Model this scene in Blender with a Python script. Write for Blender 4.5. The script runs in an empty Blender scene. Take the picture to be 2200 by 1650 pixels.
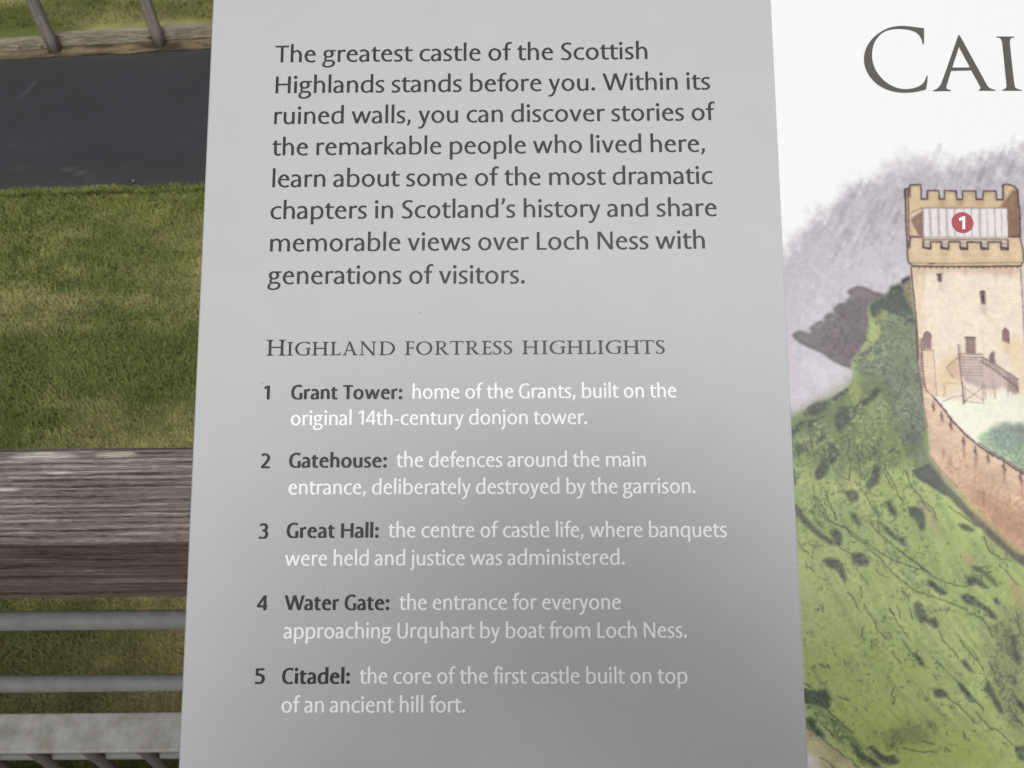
import bpy, bmesh, math, random
import numpy as np
from mathutils import Vector, Matrix
from mathutils.geometry import tessellate_polygon
R = math.radians
SC = bpy.context.scene
COL = SC.collection

# ------------------------------------------------------------------ camera
PITCH, ROLL = R(48), R(0.5)
EYE = Vector((0, 0, 2.6))
r0 = Vector((1, 0, 0)); u0 = Vector((0, math.sin(PITCH), math.cos(PITCH)))
FWD = Vector((0, math.cos(PITCH), -math.sin(PITCH)))
RGT = r0*math.cos(ROLL) - u0*math.sin(ROLL)
UPV = u0*math.cos(ROLL) + r0*math.sin(ROLL)
cam = bpy.data.cameras.new("camera"); camo = bpy.data.objects.new("camera", cam); COL.objects.link(camo)
cam.sensor_width = 36; cam.lens = 36*1711/2200
cam.clip_start = 0.005; cam.clip_end = 1000
cam.dof.use_dof = True; cam.dof.focus_distance = 0.32; cam.dof.aperture_fstop = 42
camo.matrix_world = Matrix((( RGT.x, UPV.x, -FWD.x, EYE.x), (RGT.y, UPV.y, -FWD.y, EYE.y), (RGT.z, UPV.z, -FWD.z, EYE.z), (0, 0, 0, 1)))
SC.camera = camo

# ------------------------------------------------------------------ world, sun, exposure
SUN_EL, SUN_AZ = R(55), R(171)    # azimuth from +Y towards +X
wd = bpy.data.worlds.new("World"); SC.world = wd; wd.use_nodes = True
nt = wd.node_tree; nt.nodes.clear()
sky = nt.nodes.new('ShaderNodeTexSky'); sky.sky_type = 'NISHITA'; sky.sun_disc = False
sky.sun_elevation = SUN_EL; sky.sun_rotation = SUN_AZ; sky.dust_density = 6; sky.air_density = 1.0; sky.ozone_density = 1.0
hs = nt.nodes.new('ShaderNodeHueSaturation'); hs.inputs['Saturation'].default_value = 0.2
bg = nt.nodes.new('ShaderNodeBackground'); bg.inputs['Strength'].default_value = 0.072
wo = nt.nodes.new('ShaderNodeOutputWorld')
nt.links.new(sky.outputs[0], hs.inputs['Color']); nt.links.new(hs.outputs[0], bg.inputs['Color']); nt.links.new(bg.outputs[0], wo.inputs['Surface'])
sl = bpy.data.lights.new("sun", 'SUN'); sl.energy = 1.5; sl.angle = R(31); sl.color = (1, .995, .99)
so = bpy.data.objects.new("sun", sl); COL.objects.link(so)
sd = Vector((math.sin(SUN_AZ)*math.cos(SUN_EL), math.cos(SUN_AZ)*math.cos(SUN_EL), math.sin(SUN_EL)))
so.rotation_euler = sd.to_track_quat('Z', 'Y').to_euler(); so.location = (0, 0, 20)
vs = SC.view_settings; vs.view_transform = 'Standard'; vs.look = 'None'; vs.gamma = 1; vs.exposure = 0.25
try: vs.use_curve_mapping = False
except Exception: pass
SC.cycles.max_bounces = 6

# ------------------------------------------------------------------ helpers
def lin(c):
    f = lambda v: v/12.92 if v <= .04045 else ((v+.055)/1.055)**2.4
    return tuple(f(v/255.) for v in c)
def tag(o, label=None, cat=None, group=None, kind=None):
    if label: o['label'] = label
    if cat: o['category'] = cat
    if group: o['group'] = group
    if kind: o['kind'] = kind
    return o
def link(name, me, mat=None, parent=None, smooth=False):
    o = bpy.data.objects.new(name, me); COL.objects.link(o)
    if mat: me.materials.append(mat)
    if parent: o.parent = parent
    if smooth: me.polygons.foreach_set('use_smooth', [True]*len(me.polygons))
    return o
def empty(name, loc=(0, 0, 0)):
    o = bpy.data.objects.new(name, None); COL.objects.link(o); o.location = loc; o.empty_display_size = .1
    return o
def bm_obj(name, bm, mat=None, parent=None, smooth=False):
    me = bpy.data.meshes.new(name); bm.normal_update(); bm.to_mesh(me); bm.free()
    return link(name, me, mat, parent, smooth)
def box(bm, c, s, bevel=0, seg=2, rot=None):
    b = bmesh.new(); bmesh.ops.create_cube(b, size=1)
    for v in b.verts: v.co = Vector((v.co.x*s[0], v.co.y*s[1], v.co.z*s[2]))
    if bevel: bmesh.ops.bevel(b, geom=list(b.edges), offset=bevel, segments=seg, affect='EDGES', profile=.6)
    M = Matrix.Translation(c) @ (rot.to_4x4() if rot else Matrix.Identity(4))
    b.transform(M); t = bpy.data.meshes.new('t'); b.to_mesh(t); b.free(); bm.from_mesh(t); bpy.data.meshes.remove(t)
def tube(bm, pts, rad, n=14, cap=True):
    pts = [Vector(p) for p in pts]; rings = []
    rads = rad if isinstance(rad, (list, tuple)) else [rad]*len(pts)
    for i, p in enumerate(pts):
        d = (pts[min(i+1, len(pts)-1)] - pts[max(i-1, 0)]).normalized()
        a = d.orthogonal().normalized() if i == 0 else (rings_a - d*rings_a.dot(d)).normalized()
        rings_a = a; b = d.cross(a)
        rings.append([bm.verts.new(p + (a*math.cos(2*math.pi*k/n) + b*math.sin(2*math.pi*k/n))*rads[i]) for k in range(n)])
    for r1, r2 in zip(rings, rings[1:]):
        for k in range(n): bm.faces.new((r1[k], r1[(k+1) % n], r2[(k+1) % n], r2[k]))
    if cap: bm.faces.new(rings[0][::-1]); bm.faces.new(rings[-1])
def np_mesh(name, co, faces, n_per):
    me = bpy.data.meshes.new(name); nf = len(faces)
    me.vertices.add(len(co)); me.vertices.foreach_set('co', np.asarray(co, np.float32).ravel())
    me.loops.add(nf*n_per); me.loops.foreach_set('vertex_index', np.asarray(faces, np.int32).ravel())
    me.polygons.add(nf); me.polygons.foreach_set('loop_start', np.arange(nf, dtype=np.int32)*n_per)
    try: me.polygons.foreach_set('loop_total', np.full(nf, n_per, np.int32))
    except Exception: pass
    me.update(calc_edges=True); return me
def set_col(me, rgb, name='paint'):
    at = me.color_attributes.new(name, 'FLOAT_COLOR', 'POINT')
    a = np.ones((len(me.vertices), 4), np.float32); a[:, :3] = rgb
    at.data.foreach_set('color', a.ravel())
RNG = np.random.default_rng(11)
def vnoise(shape, cell, seed):
    """smooth value noise on an array, cell = feature size in array steps (cy,cx)"""
    g = np.random.default_rng(seed); cy, cx = cell
    ny, nx = int(shape[0]/cy)+4, int(shape[1]/cx)+4
    G = g.random((ny, nx)).astype(np.float32)
    y = np.arange(shape[0])/cy; x = np.arange(shape[1])/cx
    yi = y.astype(int); xi = x.astype(int); fy = (y-yi); fx = (x-xi)
    fy = (fy*fy*(3-2*fy))[:, None].astype(np.float32); fx = (fx*fx*(3-2*fx))[None].astype(np.float32)
    a = G[yi][:, xi]; b = G[yi][:, xi+1]; c = G[yi+1][:, xi]; d = G[yi+1][:, xi+1]
    return (a*(1-fx)+b*fx)*(1-fy)+(c*(1-fx)+d*fx)*fy
def fbm(shape, cell, seed, oct=4, gain=.55):
    if not isinstance(cell, tuple): cell = (cell, cell)
    t = np.zeros(shape, np.float32); a = 1; s = 0
    for k in range(oct):
        t += a*vnoise(shape, (max(cell[0]/2**k, 1), max(cell[1]/2**k, 1)), seed*17+k); s += a; a *= gain
    return t/s
_T = np.random.default_rng(5).random((256, 256)).astype(np.float32)
def pnoise(x, y, seed=0):
    x = x+seed*37.3; y = y+seed*91.7
    xi = np.floor(x).astype(int); yi = np.floor(y).astype(int); fx = x-xi; fy = y-yi
    fx = fx*fx*(3-2*fx); fy = fy*fy*(3-2*fy)
    g = lambda i, j: _T[(yi+j) & 255, (xi+i) & 255]
    return (g(0, 0)*(1-fx)+g(1, 0)*fx)*(1-fy)+(g(0, 1)*(1-fx)+g(1, 1)*fx)*fy
def pfbm(x, y, seed=0, oct=4, gain=.55):
    t = 0; a = 1; s = 0
    for k in range(oct): t = t+a*pnoise(x*2**k, y*2**k, seed+k); s += a; a *= gain
    return t/s

# ------------------------------------------------------------------ materials
def mat(name, base=(.5, .5, .5), rough=.6, spec=.5, metal=0.):
    m = bpy.data.materials.new(name); m.use_nodes = True
    b = m.node_tree.nodes['Principled BSDF']
    b.inputs['Base Color'].default_value = (*base, 1); b.inputs['Roughness'].default_value = rough
    b.inputs['Specular IOR Level'].default_value = spec; b.inputs['Metallic'].default_value = metal
    return m, m.node_tree, b
def N(t, kind, **kw):
    n = t.nodes.new(kind)
    for k, v in kw.items():
        if k in n.inputs.keys(): n.inputs[k].default_value = v
        else: setattr(n, k, v)
    return n
def coords(t, scale=(1, 1, 1), rot=(0, 0, 0), kind='Object'):
    tc = N(t, 'ShaderNodeTexCoord'); mp = N(t, 'ShaderNodeMapping')
    mp.inputs['Scale'].default_value = scale; mp.inputs['Rotation'].default_value = rot
    t.links.new(tc.outputs[kind], mp.inputs['Vector']); return mp.outputs[0]
def noise(t, vec, scale, detail=4, rough=.55, dist=0):
    n = N(t, 'ShaderNodeTexNoise'); n.inputs['Scale'].default_value = scale; n.inputs['Detail'].default_value = detail
    n.inputs['Roughness'].default_value = rough; n.inputs['Distortion'].default_value = dist
    t.links.new(vec, n.inputs['Vector']); return n.outputs['Fac']
def ramp(t, fac, stops):
    r = N(t, 'ShaderNodeValToRGB'); e = r.color_ramp.elements
    while len(e) < len(stops): e.new(.5)
    for el, (p, c) in zip(e, stops): el.position = p; el.color = (*c, 1)
    t.links.new(fac, r.inputs[0]); return r.outputs[0]
def mix(t, fac, a, b, mode='MIX'):
    m = N(t, 'ShaderNodeMix', data_type='RGBA', blend_type=mode)
    for s, i in ((fac, 0), (a, 6), (b, 7)):
        if isinstance(s, (int, float)): m.inputs[i].default_value = s
        elif isinstance(s, tuple): m.inputs[i].default_value = (*s, 1)
        else: t.links.new(s, m.inputs[i])
    return m.outputs[2]
def bump(t, b, h, strength=.3, dist=.001):
    n = N(t, 'ShaderNodeBump'); n.inputs['Strength'].default_value = strength; n.inputs['Distance'].default_value = dist
    t.links.new(h, n.inputs['Height']); t.links.new(n.outputs[0], b.inputs['Normal']); return n

def laminate(name, base=None, var=.015, attr=False, rough=.42):
    """satin over-laminate of a printed panel: flat ink colour, faint mottling, orange-peel bump"""
    m, t, b = mat(name, base or (.8, .8, .8), rough, .30)
    v = coords(t)
    if attr:
        a = N(t, 'ShaderNodeVertexColor', layer_name='paint'); t.links.new(a.outputs[0], b.inputs['Base Color'])
    elif var:
        n = noise(t, v, 45, 3); lo = tuple(c*(1-var) for c in base); hi = tuple(min(c*(1+var), .95) for c in base)
        g = noise(t, v, 1100, 2, .7)
        t.links.new(mix(t, 1., ramp(t, n, [(.3, lo), (.7, hi)]), ramp(t, g, [(.3, (.965,)*3), (.7, (1,)*3)]), 'MULTIPLY'), b.inputs['Base Color'])
    h = noise(t, v, 1500, 2, .6); bump(t, b, h, .18, .0002)
    return m
GREY = (.442, .451, .460)
M_GREY = laminate('grey_print', GREY)
M_WHITE = laminate('white_print', (.755, .765, .765), .008)
M_INK = laminate('charcoal_ink', (.030, .028, .029), 0)
M_INK2 = laminate('black_ink', (.018, .017, .018), 0)
M_TXTW = laminate('white_ink', (.93, .935, .95), 0)
M_ART = laminate('watercolour_print', None, 0, True)
M_RED = laminate('red_ink', lin((164, 74, 82)), 0)
M_EDGE = mat('panel_edge', (.09, .09, .09), .6)[0]
M_SPECK = mat('dust', (.05, .045, .04), .9, .2)[0]

# ------------------------------------------------------------------ data (printed artwork in 0.1 mm, lettering in mm on the panel)
ART=[
["SKY"],
["F",[1126,186,1140,203,1164,212,1180,206,1194,201,1212,203,1199,217,1208,227,1228,243,1252,253,1266,243,1260,265,1277,280,1294,284,1304,278,1301,301,1327,321,1346,323,1356,322,1355,333,1374,352,1361,367,1369,377,1403,393,1436,386,1469,369,1506,359,1530,351,1519,185,1485,89,1388,61,1357,52,1318,67,1276,91,1249,115,1217,130,1189,142,1157,159],[120,113,117],0.2,0.92,0.25,0.35,0.05,0.12],
["F",[1361,367,1369,377,1403,393,1436,386,1469,369,1506,359,1481,337,1442,318,1405,337,1374,352],[138,126,131],0.3,0.7,0.2,0.3,0.04,0.05],
["F",[1302,297,1327,314,1385,323,1431,303,1437,244,1379,225,1313,245],[114,105,110],1.4,0.6,0.4,0.0,0.04,0.05],
["F",[1239,197,1350,211,1467,186,1467,113,1371,90,1278,119],[108,99,104],1.8,0.55,0.4,0.0,0.04,0.05],
["F",[1105,-144,1143,-123,1181,-102,1201,-90,1268,-69,1307,-46,1346,-22,1359,6,1363,35,1359,53,1364,83,1387,112,1418,155,1441,228,1441,301,1454,325,1598,373,1643,324,1644,129,1636,-86,1648,-180,1650,-251,1650,-293,1664,-316,1707,-372,1754,-423,1797,-474,1840,-516,1881,-571,1924,-612,1958,-639,2077,-694,2340,-803,2323,-980,1816,-1666,1102,-1665,1112,-1109,1108,-549],[182,196,126],0.12,1,0.1,0.15,0.05,0.1],
["F",[1108,-147,1201,-93,1307,-48,1359,2,1435,44,1640,81,1650,-251,1576,-320,1363,-366,1252,-365,1106,-295],[104,118,84],3.0,0.8,0.3,0.0,0.04,0.05],
["F",[1107,-424,1356,-495,1631,-528,1809,-611,1985,-702,1978,-792,1662,-746,1392,-655,1113,-626],[160,178,112],4,0.6,0.0,0.0,0.04,0.05],
["F",[1492,-541,1670,-633,1890,-747,1978,-792,1955,-1058,1830,-925,1655,-836,1481,-700],[160,178,112],4,0.5,0.0,0.0,0.04,0.05],
["F",[1308,-351,1364,-361,1393,-486,1424,-591,1462,-646,1417,-637,1363,-527,1304,-425],[196,196,130],1.5,0.7,0.0,0.0,0.04,0.05],
["F",[1108,-626,1210,-627,1323,-745,1262,-857,1110,-878],[204,214,140],4,0.6,0.0,0.0,0.04,0.05],
["F",[1456,-736,1610,-827,1766,-938,1756,-1005,1650,-903,1473,-826],[196,208,136],4,0.5,0.0,0.0,0.04,0.05],
["F",[1112,-1013,1372,-996,1593,-1067,1630,-1181,1359,-1211,1127,-1171],[168,184,102],5,0.75,0.0,0.0,0.04,0.05],
["F",[1205,-1223,1405,-1198,1668,-1276,1838,-1397,1876,-1469,1432,-1468,1287,-1361],[178,190,98],4,0.8,0.0,0.0,0.04,0.05],
["F",[1364,-1353,1487,-1310,1613,-1298,1563,-1370,1415,-1392],[122,132,84],2,0.6,0.3,0.0,0.04,0.05],
["F",[1829,-940,1969,-896,1937,-1277,1873,-1233,1839,-1103],[128,130,100],3.5,0.75,0.3,0.0,0.04,0.05],
["F",[1851,-1225,1937,-1268,1927,-1397,1894,-1362],[120,124,96],2.5,0.6,0.3,0.0,0.04,0.05],
["F",[1584,405,1622,437,1628,380,1630,209,1627,88,1635,-103,1646,-178,1604,-253,1534,-244,1498,-149,1513,-55,1480,17,1414,18,1373,47,1391,109,1471,166,1492,210,1471,244,1448,278,1447,303,1456,325,1481,337,1511,351,1526,366,1542,388,1561,394],[128,138,120],0.6,0.85,0.5,0.2,0.08,0.2],  # tree mass, its grey lightened to put the board's glare into the colour
["F",[1584,405,1561,394,1542,388,1526,366,1511,351,1481,337,1456,325,1447,303,1449,276,1472,261,1521,283,1558,268,1627,224,1629,302,1596,341,1590,390],[76,86,82],0.4,0.85,0.5,0.3,0.08,0.2],
["F",[1582,400,1587,420,1597,425,1609,429,1621,435,1622,414,1605,410,1593,397],[84,74,76],0.2,0.95,0.3,0.4,0.04,0.05],
["F",[1592,385,1626,424,1626,306,1607,297,1596,341],[150,132,104],0.5,0.8,0.4,0.0,0.04,0.05],
["F",[1462,264,1498,298,1525,283,1514,254,1490,254],[164,176,108],0.5,0.85,0.5,0.0,0.04,0.05],
["F",[1520,268,1554,283,1562,258,1533,249],[150,164,112],0.6,0.6,0.5,0.0,0.04,0.05],
["F",[1435,283,1446,308,1449,274,1440,254],[160,166,112],0.4,0.8,0.5,0.0,0.04,0.05],
["F",[1368,69,1365,107,1392,124,1406,114,1385,83],[160,170,112],0.4,0.8,0.4,0.0,0.04,0.05],
["F",[1429,99,1444,121,1458,116,1452,92,1435,87],[166,180,106],0.3,0.85,0.4,0.0,0.04,0.05],
["F",[1344,-60,1367,21,1395,16,1395,-61,1361,-89],[165,174,108],0.6,0.75,0.5,0.0,0.04,0.05],
["F",[1406,-203,1376,-155,1418,-80,1453,-42,1480,-61,1485,-137,1448,-203],[150,160,122],1.0,0.6,0.5,0.0,0.04,0.05],
["F",[1531,-80,1560,-62,1580,-119,1540,-156],[150,158,128],1.0,0.5,0.5,0.0,0.04,0.05],
["F",[1551,-194,1607,-204,1650,-293,1707,-377,1754,-428,1731,-423,1620,-349,1569,-288],[100,110,100],1.3,0.72,0.4,0,0.07,0.12],
["B",[1113,-149,1201,-93,1307,-48,1359,2,1480,20,1604,-251,1650,-293,1707,-377,1796,-480,1923,-619,2011,-667,1946,-1434,1434,-1433,1202,-1283,1114,-1109,1108,-549],420],
["F",[1106,-191,1156,-147,1165,-154,1134,-196,1107,-220],[92,98,92],0.34,0.8,0.3,0.35,0.08,0.18],
["F",[1180,-102,1211,-83,1268,-72,1256,-107,1208,-131,1156,-135],[92,98,92],0.34,0.8,0.3,0.35,0.08,0.18],
["F",[1268,-69,1307,-46,1343,-25,1335,-41,1296,-79],[92,98,92],0.34,0.8,0.3,0.35,0.08,0.18],
["F",[1285,-136,1308,-103,1360,-103,1410,-61,1454,-23,1477,-35,1442,-70,1378,-117,1328,-169,1298,-204,1285,-178],[92,98,92],0.34,0.8,0.3,0.35,0.08,0.18],
["F",[1169,-168,1188,-154,1202,-164,1177,-182],[92,98,92],0.34,0.8,0.3,0.35,0.08,0.18],
["F",[1110,-295,1114,-267,1137,-241,1184,-234,1251,-207,1236,-232,1177,-269,1134,-295,1117,-302],[92,98,92],0.34,0.8,0.3,0.35,0.08,0.18],
["F",[1251,-249,1265,-242,1296,-282,1278,-314,1254,-328,1233,-375,1197,-388,1192,-356,1222,-319],[92,98,92],0.34,0.8,0.3,0.35,0.08,0.18],
["F",[1426,-329,1454,-336,1441,-403,1416,-417,1397,-431,1394,-412,1412,-375],[92,98,92],0.34,0.8,0.3,0.35,0.08,0.18],
["F",[1431,-254,1458,-226,1448,-273,1423,-296,1405,-301],[92,98,92],0.34,0.8,0.3,0.35,0.08,0.18],
["F",[1109,-480,1128,-503,1176,-567,1220,-604,1264,-640,1246,-643,1197,-613,1144,-562,1108,-526],[92,98,92],0.34,0.8,0.3,0.35,0.08,0.18],
["F",[1237,-590,1259,-577,1283,-595,1287,-627,1273,-646,1256,-631],[92,98,92],0.34,0.8,0.3,0.35,0.08,0.18],
["F",[1318,-675,1336,-670,1373,-679,1385,-709,1370,-722,1343,-720,1321,-700],[92,98,92],0.34,0.8,0.3,0.35,0.08,0.18],
["F",[1206,-699,1230,-688,1266,-699,1287,-736,1296,-776,1288,-785,1267,-754,1250,-731,1223,-722],[92,98,92],0.34,0.8,0.3,0.35,0.08,0.18],
["F",[1440,-559,1462,-571,1492,-603,1528,-614,1540,-651,1509,-637,1469,-605,1448,-582],[92,98,92],0.34,0.8,0.3,0.35,0.08,0.18],
["F",[1463,-472,1482,-470,1507,-518,1497,-536,1475,-518],[92,98,92],0.34,0.8,0.3,0.35,0.08,0.18],
["F",[1549,-495,1610,-496,1613,-537,1608,-583,1595,-589,1579,-551,1551,-518],[92,98,92],0.34,0.8,0.3,0.35,0.08,0.18],
["F",[1546,-862,1567,-864,1592,-896,1601,-920,1633,-927,1637,-949,1621,-958,1598,-938,1571,-933,1550,-909],[92,98,92],0.34,0.8,0.3,0.35,0.08,0.18],
["F",[1757,-760,1784,-762,1815,-774,1835,-805,1808,-800,1791,-791,1767,-800,1755,-787],[92,98,92],0.34,0.8,0.3,0.35,0.08,0.18],
["F",[1600,-773,1622,-782,1657,-804,1681,-825,1665,-831,1630,-811,1606,-791],[92,98,92],0.34,0.8,0.3,0.35,0.08,0.18],
["F",[1728,-831,1760,-829,1804,-859,1846,-894,1863,-919,1848,-925,1815,-890,1771,-870,1740,-854],[92,98,92],0.34,0.8,0.3,0.35,0.08,0.18],
["F",[1739,-565,1767,-563,1806,-586,1792,-593,1761,-583],[92,98,92],0.34,0.8,0.3,0.35,0.08,0.18],
["F",[1313,-434,1332,-428,1357,-439,1357,-467,1339,-474,1318,-464],[92,98,92],0.34,0.8,0.3,0.35,0.08,0.18],
["F",[1853,-845,1868,-845,1880,-870,1862,-865],[92,98,92],0.34,0.8,0.3,0.35,0.08,0.18],
["F",[1322,-517,1349,-527,1366,-563,1352,-568,1330,-540],[92,98,92],0.34,0.8,0.3,0.35,0.08,0.18],
["F",[1544,-1061,1562,-1065,1575,-1102,1564,-1100,1549,-1085],[92,98,92],0.34,0.8,0.3,0.35,0.08,0.18],
["F",[1599,-1185,1630,-1181,1656,-1200,1633,-1213,1606,-1211],[92,98,92],0.34,0.8,0.3,0.35,0.08,0.18],
["F",[1695,-1161,1717,-1168,1737,-1198,1755,-1233,1735,-1227,1715,-1198],[92,98,92],0.34,0.8,0.3,0.35,0.08,0.18],
["F",[1804,-1149,1820,-1164,1829,-1194,1846,-1233,1859,-1268,1844,-1268,1824,-1233,1811,-1203,1796,-1190],[92,98,92],0.34,0.8,0.3,0.35,0.08,0.18],
["F",[1710,-1079,1728,-1074,1745,-1098,1763,-1125,1743,-1116],[92,98,92],0.34,0.8,0.3,0.35,0.08,0.18],
["F",[1891,-1394,1927,-1388,1927,-1444,1901,-1435],[92,98,92],0.34,0.8,0.3,0.35,0.08,0.18],
["F",[1912,-980,1930,-985,1925,-1037,1941,-1068,1934,-1099,1914,-1059],[92,98,92],0.34,0.8,0.3,0.35,0.08,0.18],
["F",[1273,-1381,1295,-1385,1324,-1421,1358,-1438,1388,-1468,1357,-1464,1301,-1430],[92,98,92],0.34,0.8,0.3,0.35,0.08,0.18],
["F",[1341,-1389,1365,-1396,1399,-1426,1439,-1424,1454,-1447,1433,-1458,1385,-1443],[92,98,92],0.34,0.8,0.3,0.35,0.08,0.18],
["F",[1108,-1182,1144,-1188,1189,-1182,1206,-1210,1201,-1254,1177,-1249,1141,-1236,1108,-1230],[66,78,66],0.34,0.8,0.3,0.35,0.08,0.18],
["F",[1108,-1288,1130,-1284,1146,-1314,1172,-1340,1180,-1361,1154,-1348,1119,-1318],[66,78,66],0.34,0.8,0.3,0.35,0.08,0.18],
["F",[1911,-1212,1940,-1242,1937,-1272,1917,-1242],[66,78,66],0.34,0.8,0.3,0.35,0.08,0.18],
["F",[1107,-336,1113,-359,1115,-401,1105,-410],[66,78,66],0.34,0.8,0.3,0.35,0.08,0.18],
["C",[1106,-191,1156,-147,1165,-154,1134,-196,1107,-220],4],
["L",[1106,-191,1156,-147,1165,-154,1134,-196,1107,-220,1106,-191],0.24,[58,62,60],0.4,0.35],
["C",[1180,-102,1211,-83,1268,-72,1256,-107,1208,-131,1156,-135],10],
["L",[1180,-102,1211,-83,1268,-72,1256,-107,1208,-131,1156,-135,1180,-102],0.24,[58,62,60],0.4,0.35],
["C",[1268,-69,1307,-46,1343,-25,1335,-41,1296,-79],3],
["L",[1268,-69,1307,-46,1343,-25,1335,-41,1296,-79,1268,-69],0.24,[58,62,60],0.4,0.35],
["C",[1285,-136,1308,-103,1360,-103,1410,-61,1454,-23,1477,-35,1442,-70,1378,-117,1328,-169,1298,-204,1285,-178],25],
["L",[1285,-136,1308,-103,1360,-103,1410,-61,1454,-23,1477,-35,1442,-70,1378,-117,1328,-169,1298,-204,1285,-178,1285,-136],0.24,[58,62,60],0.4,0.35],
["C",[1169,-168,1188,-154,1202,-164,1177,-182],3],
["L",[1169,-168,1188,-154,1202,-164,1177,-182,1169,-168],0.24,[58,62,60],0.4,0.35],
["C",[1110,-295,1114,-267,1137,-241,1184,-234,1251,-207,1236,-232,1177,-269,1134,-295,1117,-302],13],
["L",[1110,-295,1114,-267,1137,-241,1184,-234,1251,-207,1236,-232,1177,-269,1134,-295,1117,-302,1110,-295],0.24,[58,62,60],0.4,0.35],
["C",[1251,-249,1265,-242,1296,-282,1278,-314,1254,-328,1233,-375,1197,-388,1192,-356,1222,-319],19],
["L",[1251,-249,1265,-242,1296,-282,1278,-314,1254,-328,1233,-375,1197,-388,1192,-356,1222,-319,1251,-249],0.24,[58,62,60],0.4,0.35],
["C",[1426,-329,1454,-336,1441,-403,1416,-417,1397,-431,1394,-412,1412,-375],9],
["L",[1426,-329,1454,-336,1441,-403,1416,-417,1397,-431,1394,-412,1412,-375,1426,-329],0.24,[58,62,60],0.4,0.35],
["C",[1431,-254,1458,-226,1448,-273,1423,-296,1405,-301],4],
["L",[1431,-254,1458,-226,1448,-273,1423,-296,1405,-301,1431,-254],0.24,[58,62,60],0.4,0.35],
["C",[1109,-480,1128,-503,1176,-567,1220,-604,1264,-640,1246,-643,1197,-613,1144,-562,1108,-526],14],
["L",[1109,-480,1128,-503,1176,-567,1220,-604,1264,-640,1246,-643,1197,-613,1144,-562,1108,-526,1109,-480],0.24,[58,62,60],0.4,0.35],
["C",[1237,-590,1259,-577,1283,-595,1287,-627,1273,-646,1256,-631],6],
["L",[1237,-590,1259,-577,1283,-595,1287,-627,1273,-646,1256,-631,1237,-590],0.24,[58,62,60],0.4,0.35],
["C",[1318,-675,1336,-670,1373,-679,1385,-709,1370,-722,1343,-720,1321,-700],8],
["L",[1318,-675,1336,-670,1373,-679,1385,-709,1370,-722,1343,-720,1321,-700,1318,-675],0.24,[58,62,60],0.4,0.35],
["C",[1206,-699,1230,-688,1266,-699,1287,-736,1296,-776,1288,-785,1267,-754,1250,-731,1223,-722],10],
["L",[1206,-699,1230,-688,1266,-699,1287,-736,1296,-776,1288,-785,1267,-754,1250,-731,1223,-722,1206,-699],0.24,[58,62,60],0.4,0.35],
["C",[1440,-559,1462,-571,1492,-603,1528,-614,1540,-651,1509,-637,1469,-605,1448,-582],7],
["L",[1440,-559,1462,-571,1492,-603,1528,-614,1540,-651,1509,-637,1469,-605,1448,-582,1440,-559],0.24,[58,62,60],0.4,0.35],
["C",[1463,-472,1482,-470,1507,-518,1497,-536,1475,-518],4],
["L",[1463,-472,1482,-470,1507,-518,1497,-536,1475,-518,1463,-472],0.24,[58,62,60],0.4,0.35],
["C",[1549,-495,1610,-496,1613,-537,1608,-583,1595,-589,1579,-551,1551,-518],12],
["L",[1549,-495,1610,-496,1613,-537,1608,-583,1595,-589,1579,-551,1551,-518,1549,-495],0.24,[58,62,60],0.4,0.35],
["C",[1546,-862,1567,-864,1592,-896,1601,-920,1633,-927,1637,-949,1621,-958,1598,-938,1571,-933,1550,-909],12],
["L",[1546,-862,1567,-864,1592,-896,1601,-920,1633,-927,1637,-949,1621,-958,1598,-938,1571,-933,1550,-909,1546,-862],0.24,[58,62,60],0.4,0.35],
["C",[1757,-760,1784,-762,1815,-774,1835,-805,1808,-800,1791,-791,1767,-800,1755,-787],7],
["L",[1757,-760,1784,-762,1815,-774,1835,-805,1808,-800,1791,-791,1767,-800,1755,-787,1757,-760],0.24,[58,62,60],0.4,0.35],
["C",[1600,-773,1622,-782,1657,-804,1681,-825,1665,-831,1630,-811,1606,-791],5],
["L",[1600,-773,1622,-782,1657,-804,1681,-825,1665,-831,1630,-811,1606,-791,1600,-773],0.24,[58,62,60],0.4,0.35],
["C",[1728,-831,1760,-829,1804,-859,1846,-894,1863,-919,1848,-925,1815,-890,1771,-870,1740,-854],11],
["L",[1728,-831,1760,-829,1804,-859,1846,-894,1863,-919,1848,-925,1815,-890,1771,-870,1740,-854,1728,-831],0.24,[58,62,60],0.4,0.35],
["C",[1739,-565,1767,-563,1806,-586,1792,-593,1761,-583],3],
["L",[1739,-565,1767,-563,1806,-586,1792,-593,1761,-583,1739,-565],0.24,[58,62,60],0.4,0.35],
["C",[1313,-434,1332,-428,1357,-439,1357,-467,1339,-474,1318,-464],4],
["L",[1313,-434,1332,-428,1357,-439,1357,-467,1339,-474,1318,-464,1313,-434],0.24,[58,62,60],0.4,0.35],
["C",[1853,-845,1868,-845,1880,-870,1862,-865],3],
["L",[1853,-845,1868,-845,1880,-870,1862,-865,1853,-845],0.24,[58,62,60],0.4,0.35],
["C",[1322,-517,1349,-527,1366,-563,1352,-568,1330,-540],3],
["L",[1322,-517,1349,-527,1366,-563,1352,-568,1330,-540,1322,-517],0.24,[58,62,60],0.4,0.35],
["C",[1544,-1061,1562,-1065,1575,-1102,1564,-1100,1549,-1085],3],
["L",[1544,-1061,1562,-1065,1575,-1102,1564,-1100,1549,-1085,1544,-1061],0.24,[58,62,60],0.4,0.35],
["C",[1599,-1185,1630,-1181,1656,-1200,1633,-1213,1606,-1211],4],
["L",[1599,-1185,1630,-1181,1656,-1200,1633,-1213,1606,-1211,1599,-1185],0.24,[58,62,60],0.4,0.35],
["C",[1695,-1161,1717,-1168,1737,-1198,1755,-1233,1735,-1227,1715,-1198],4],
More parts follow.
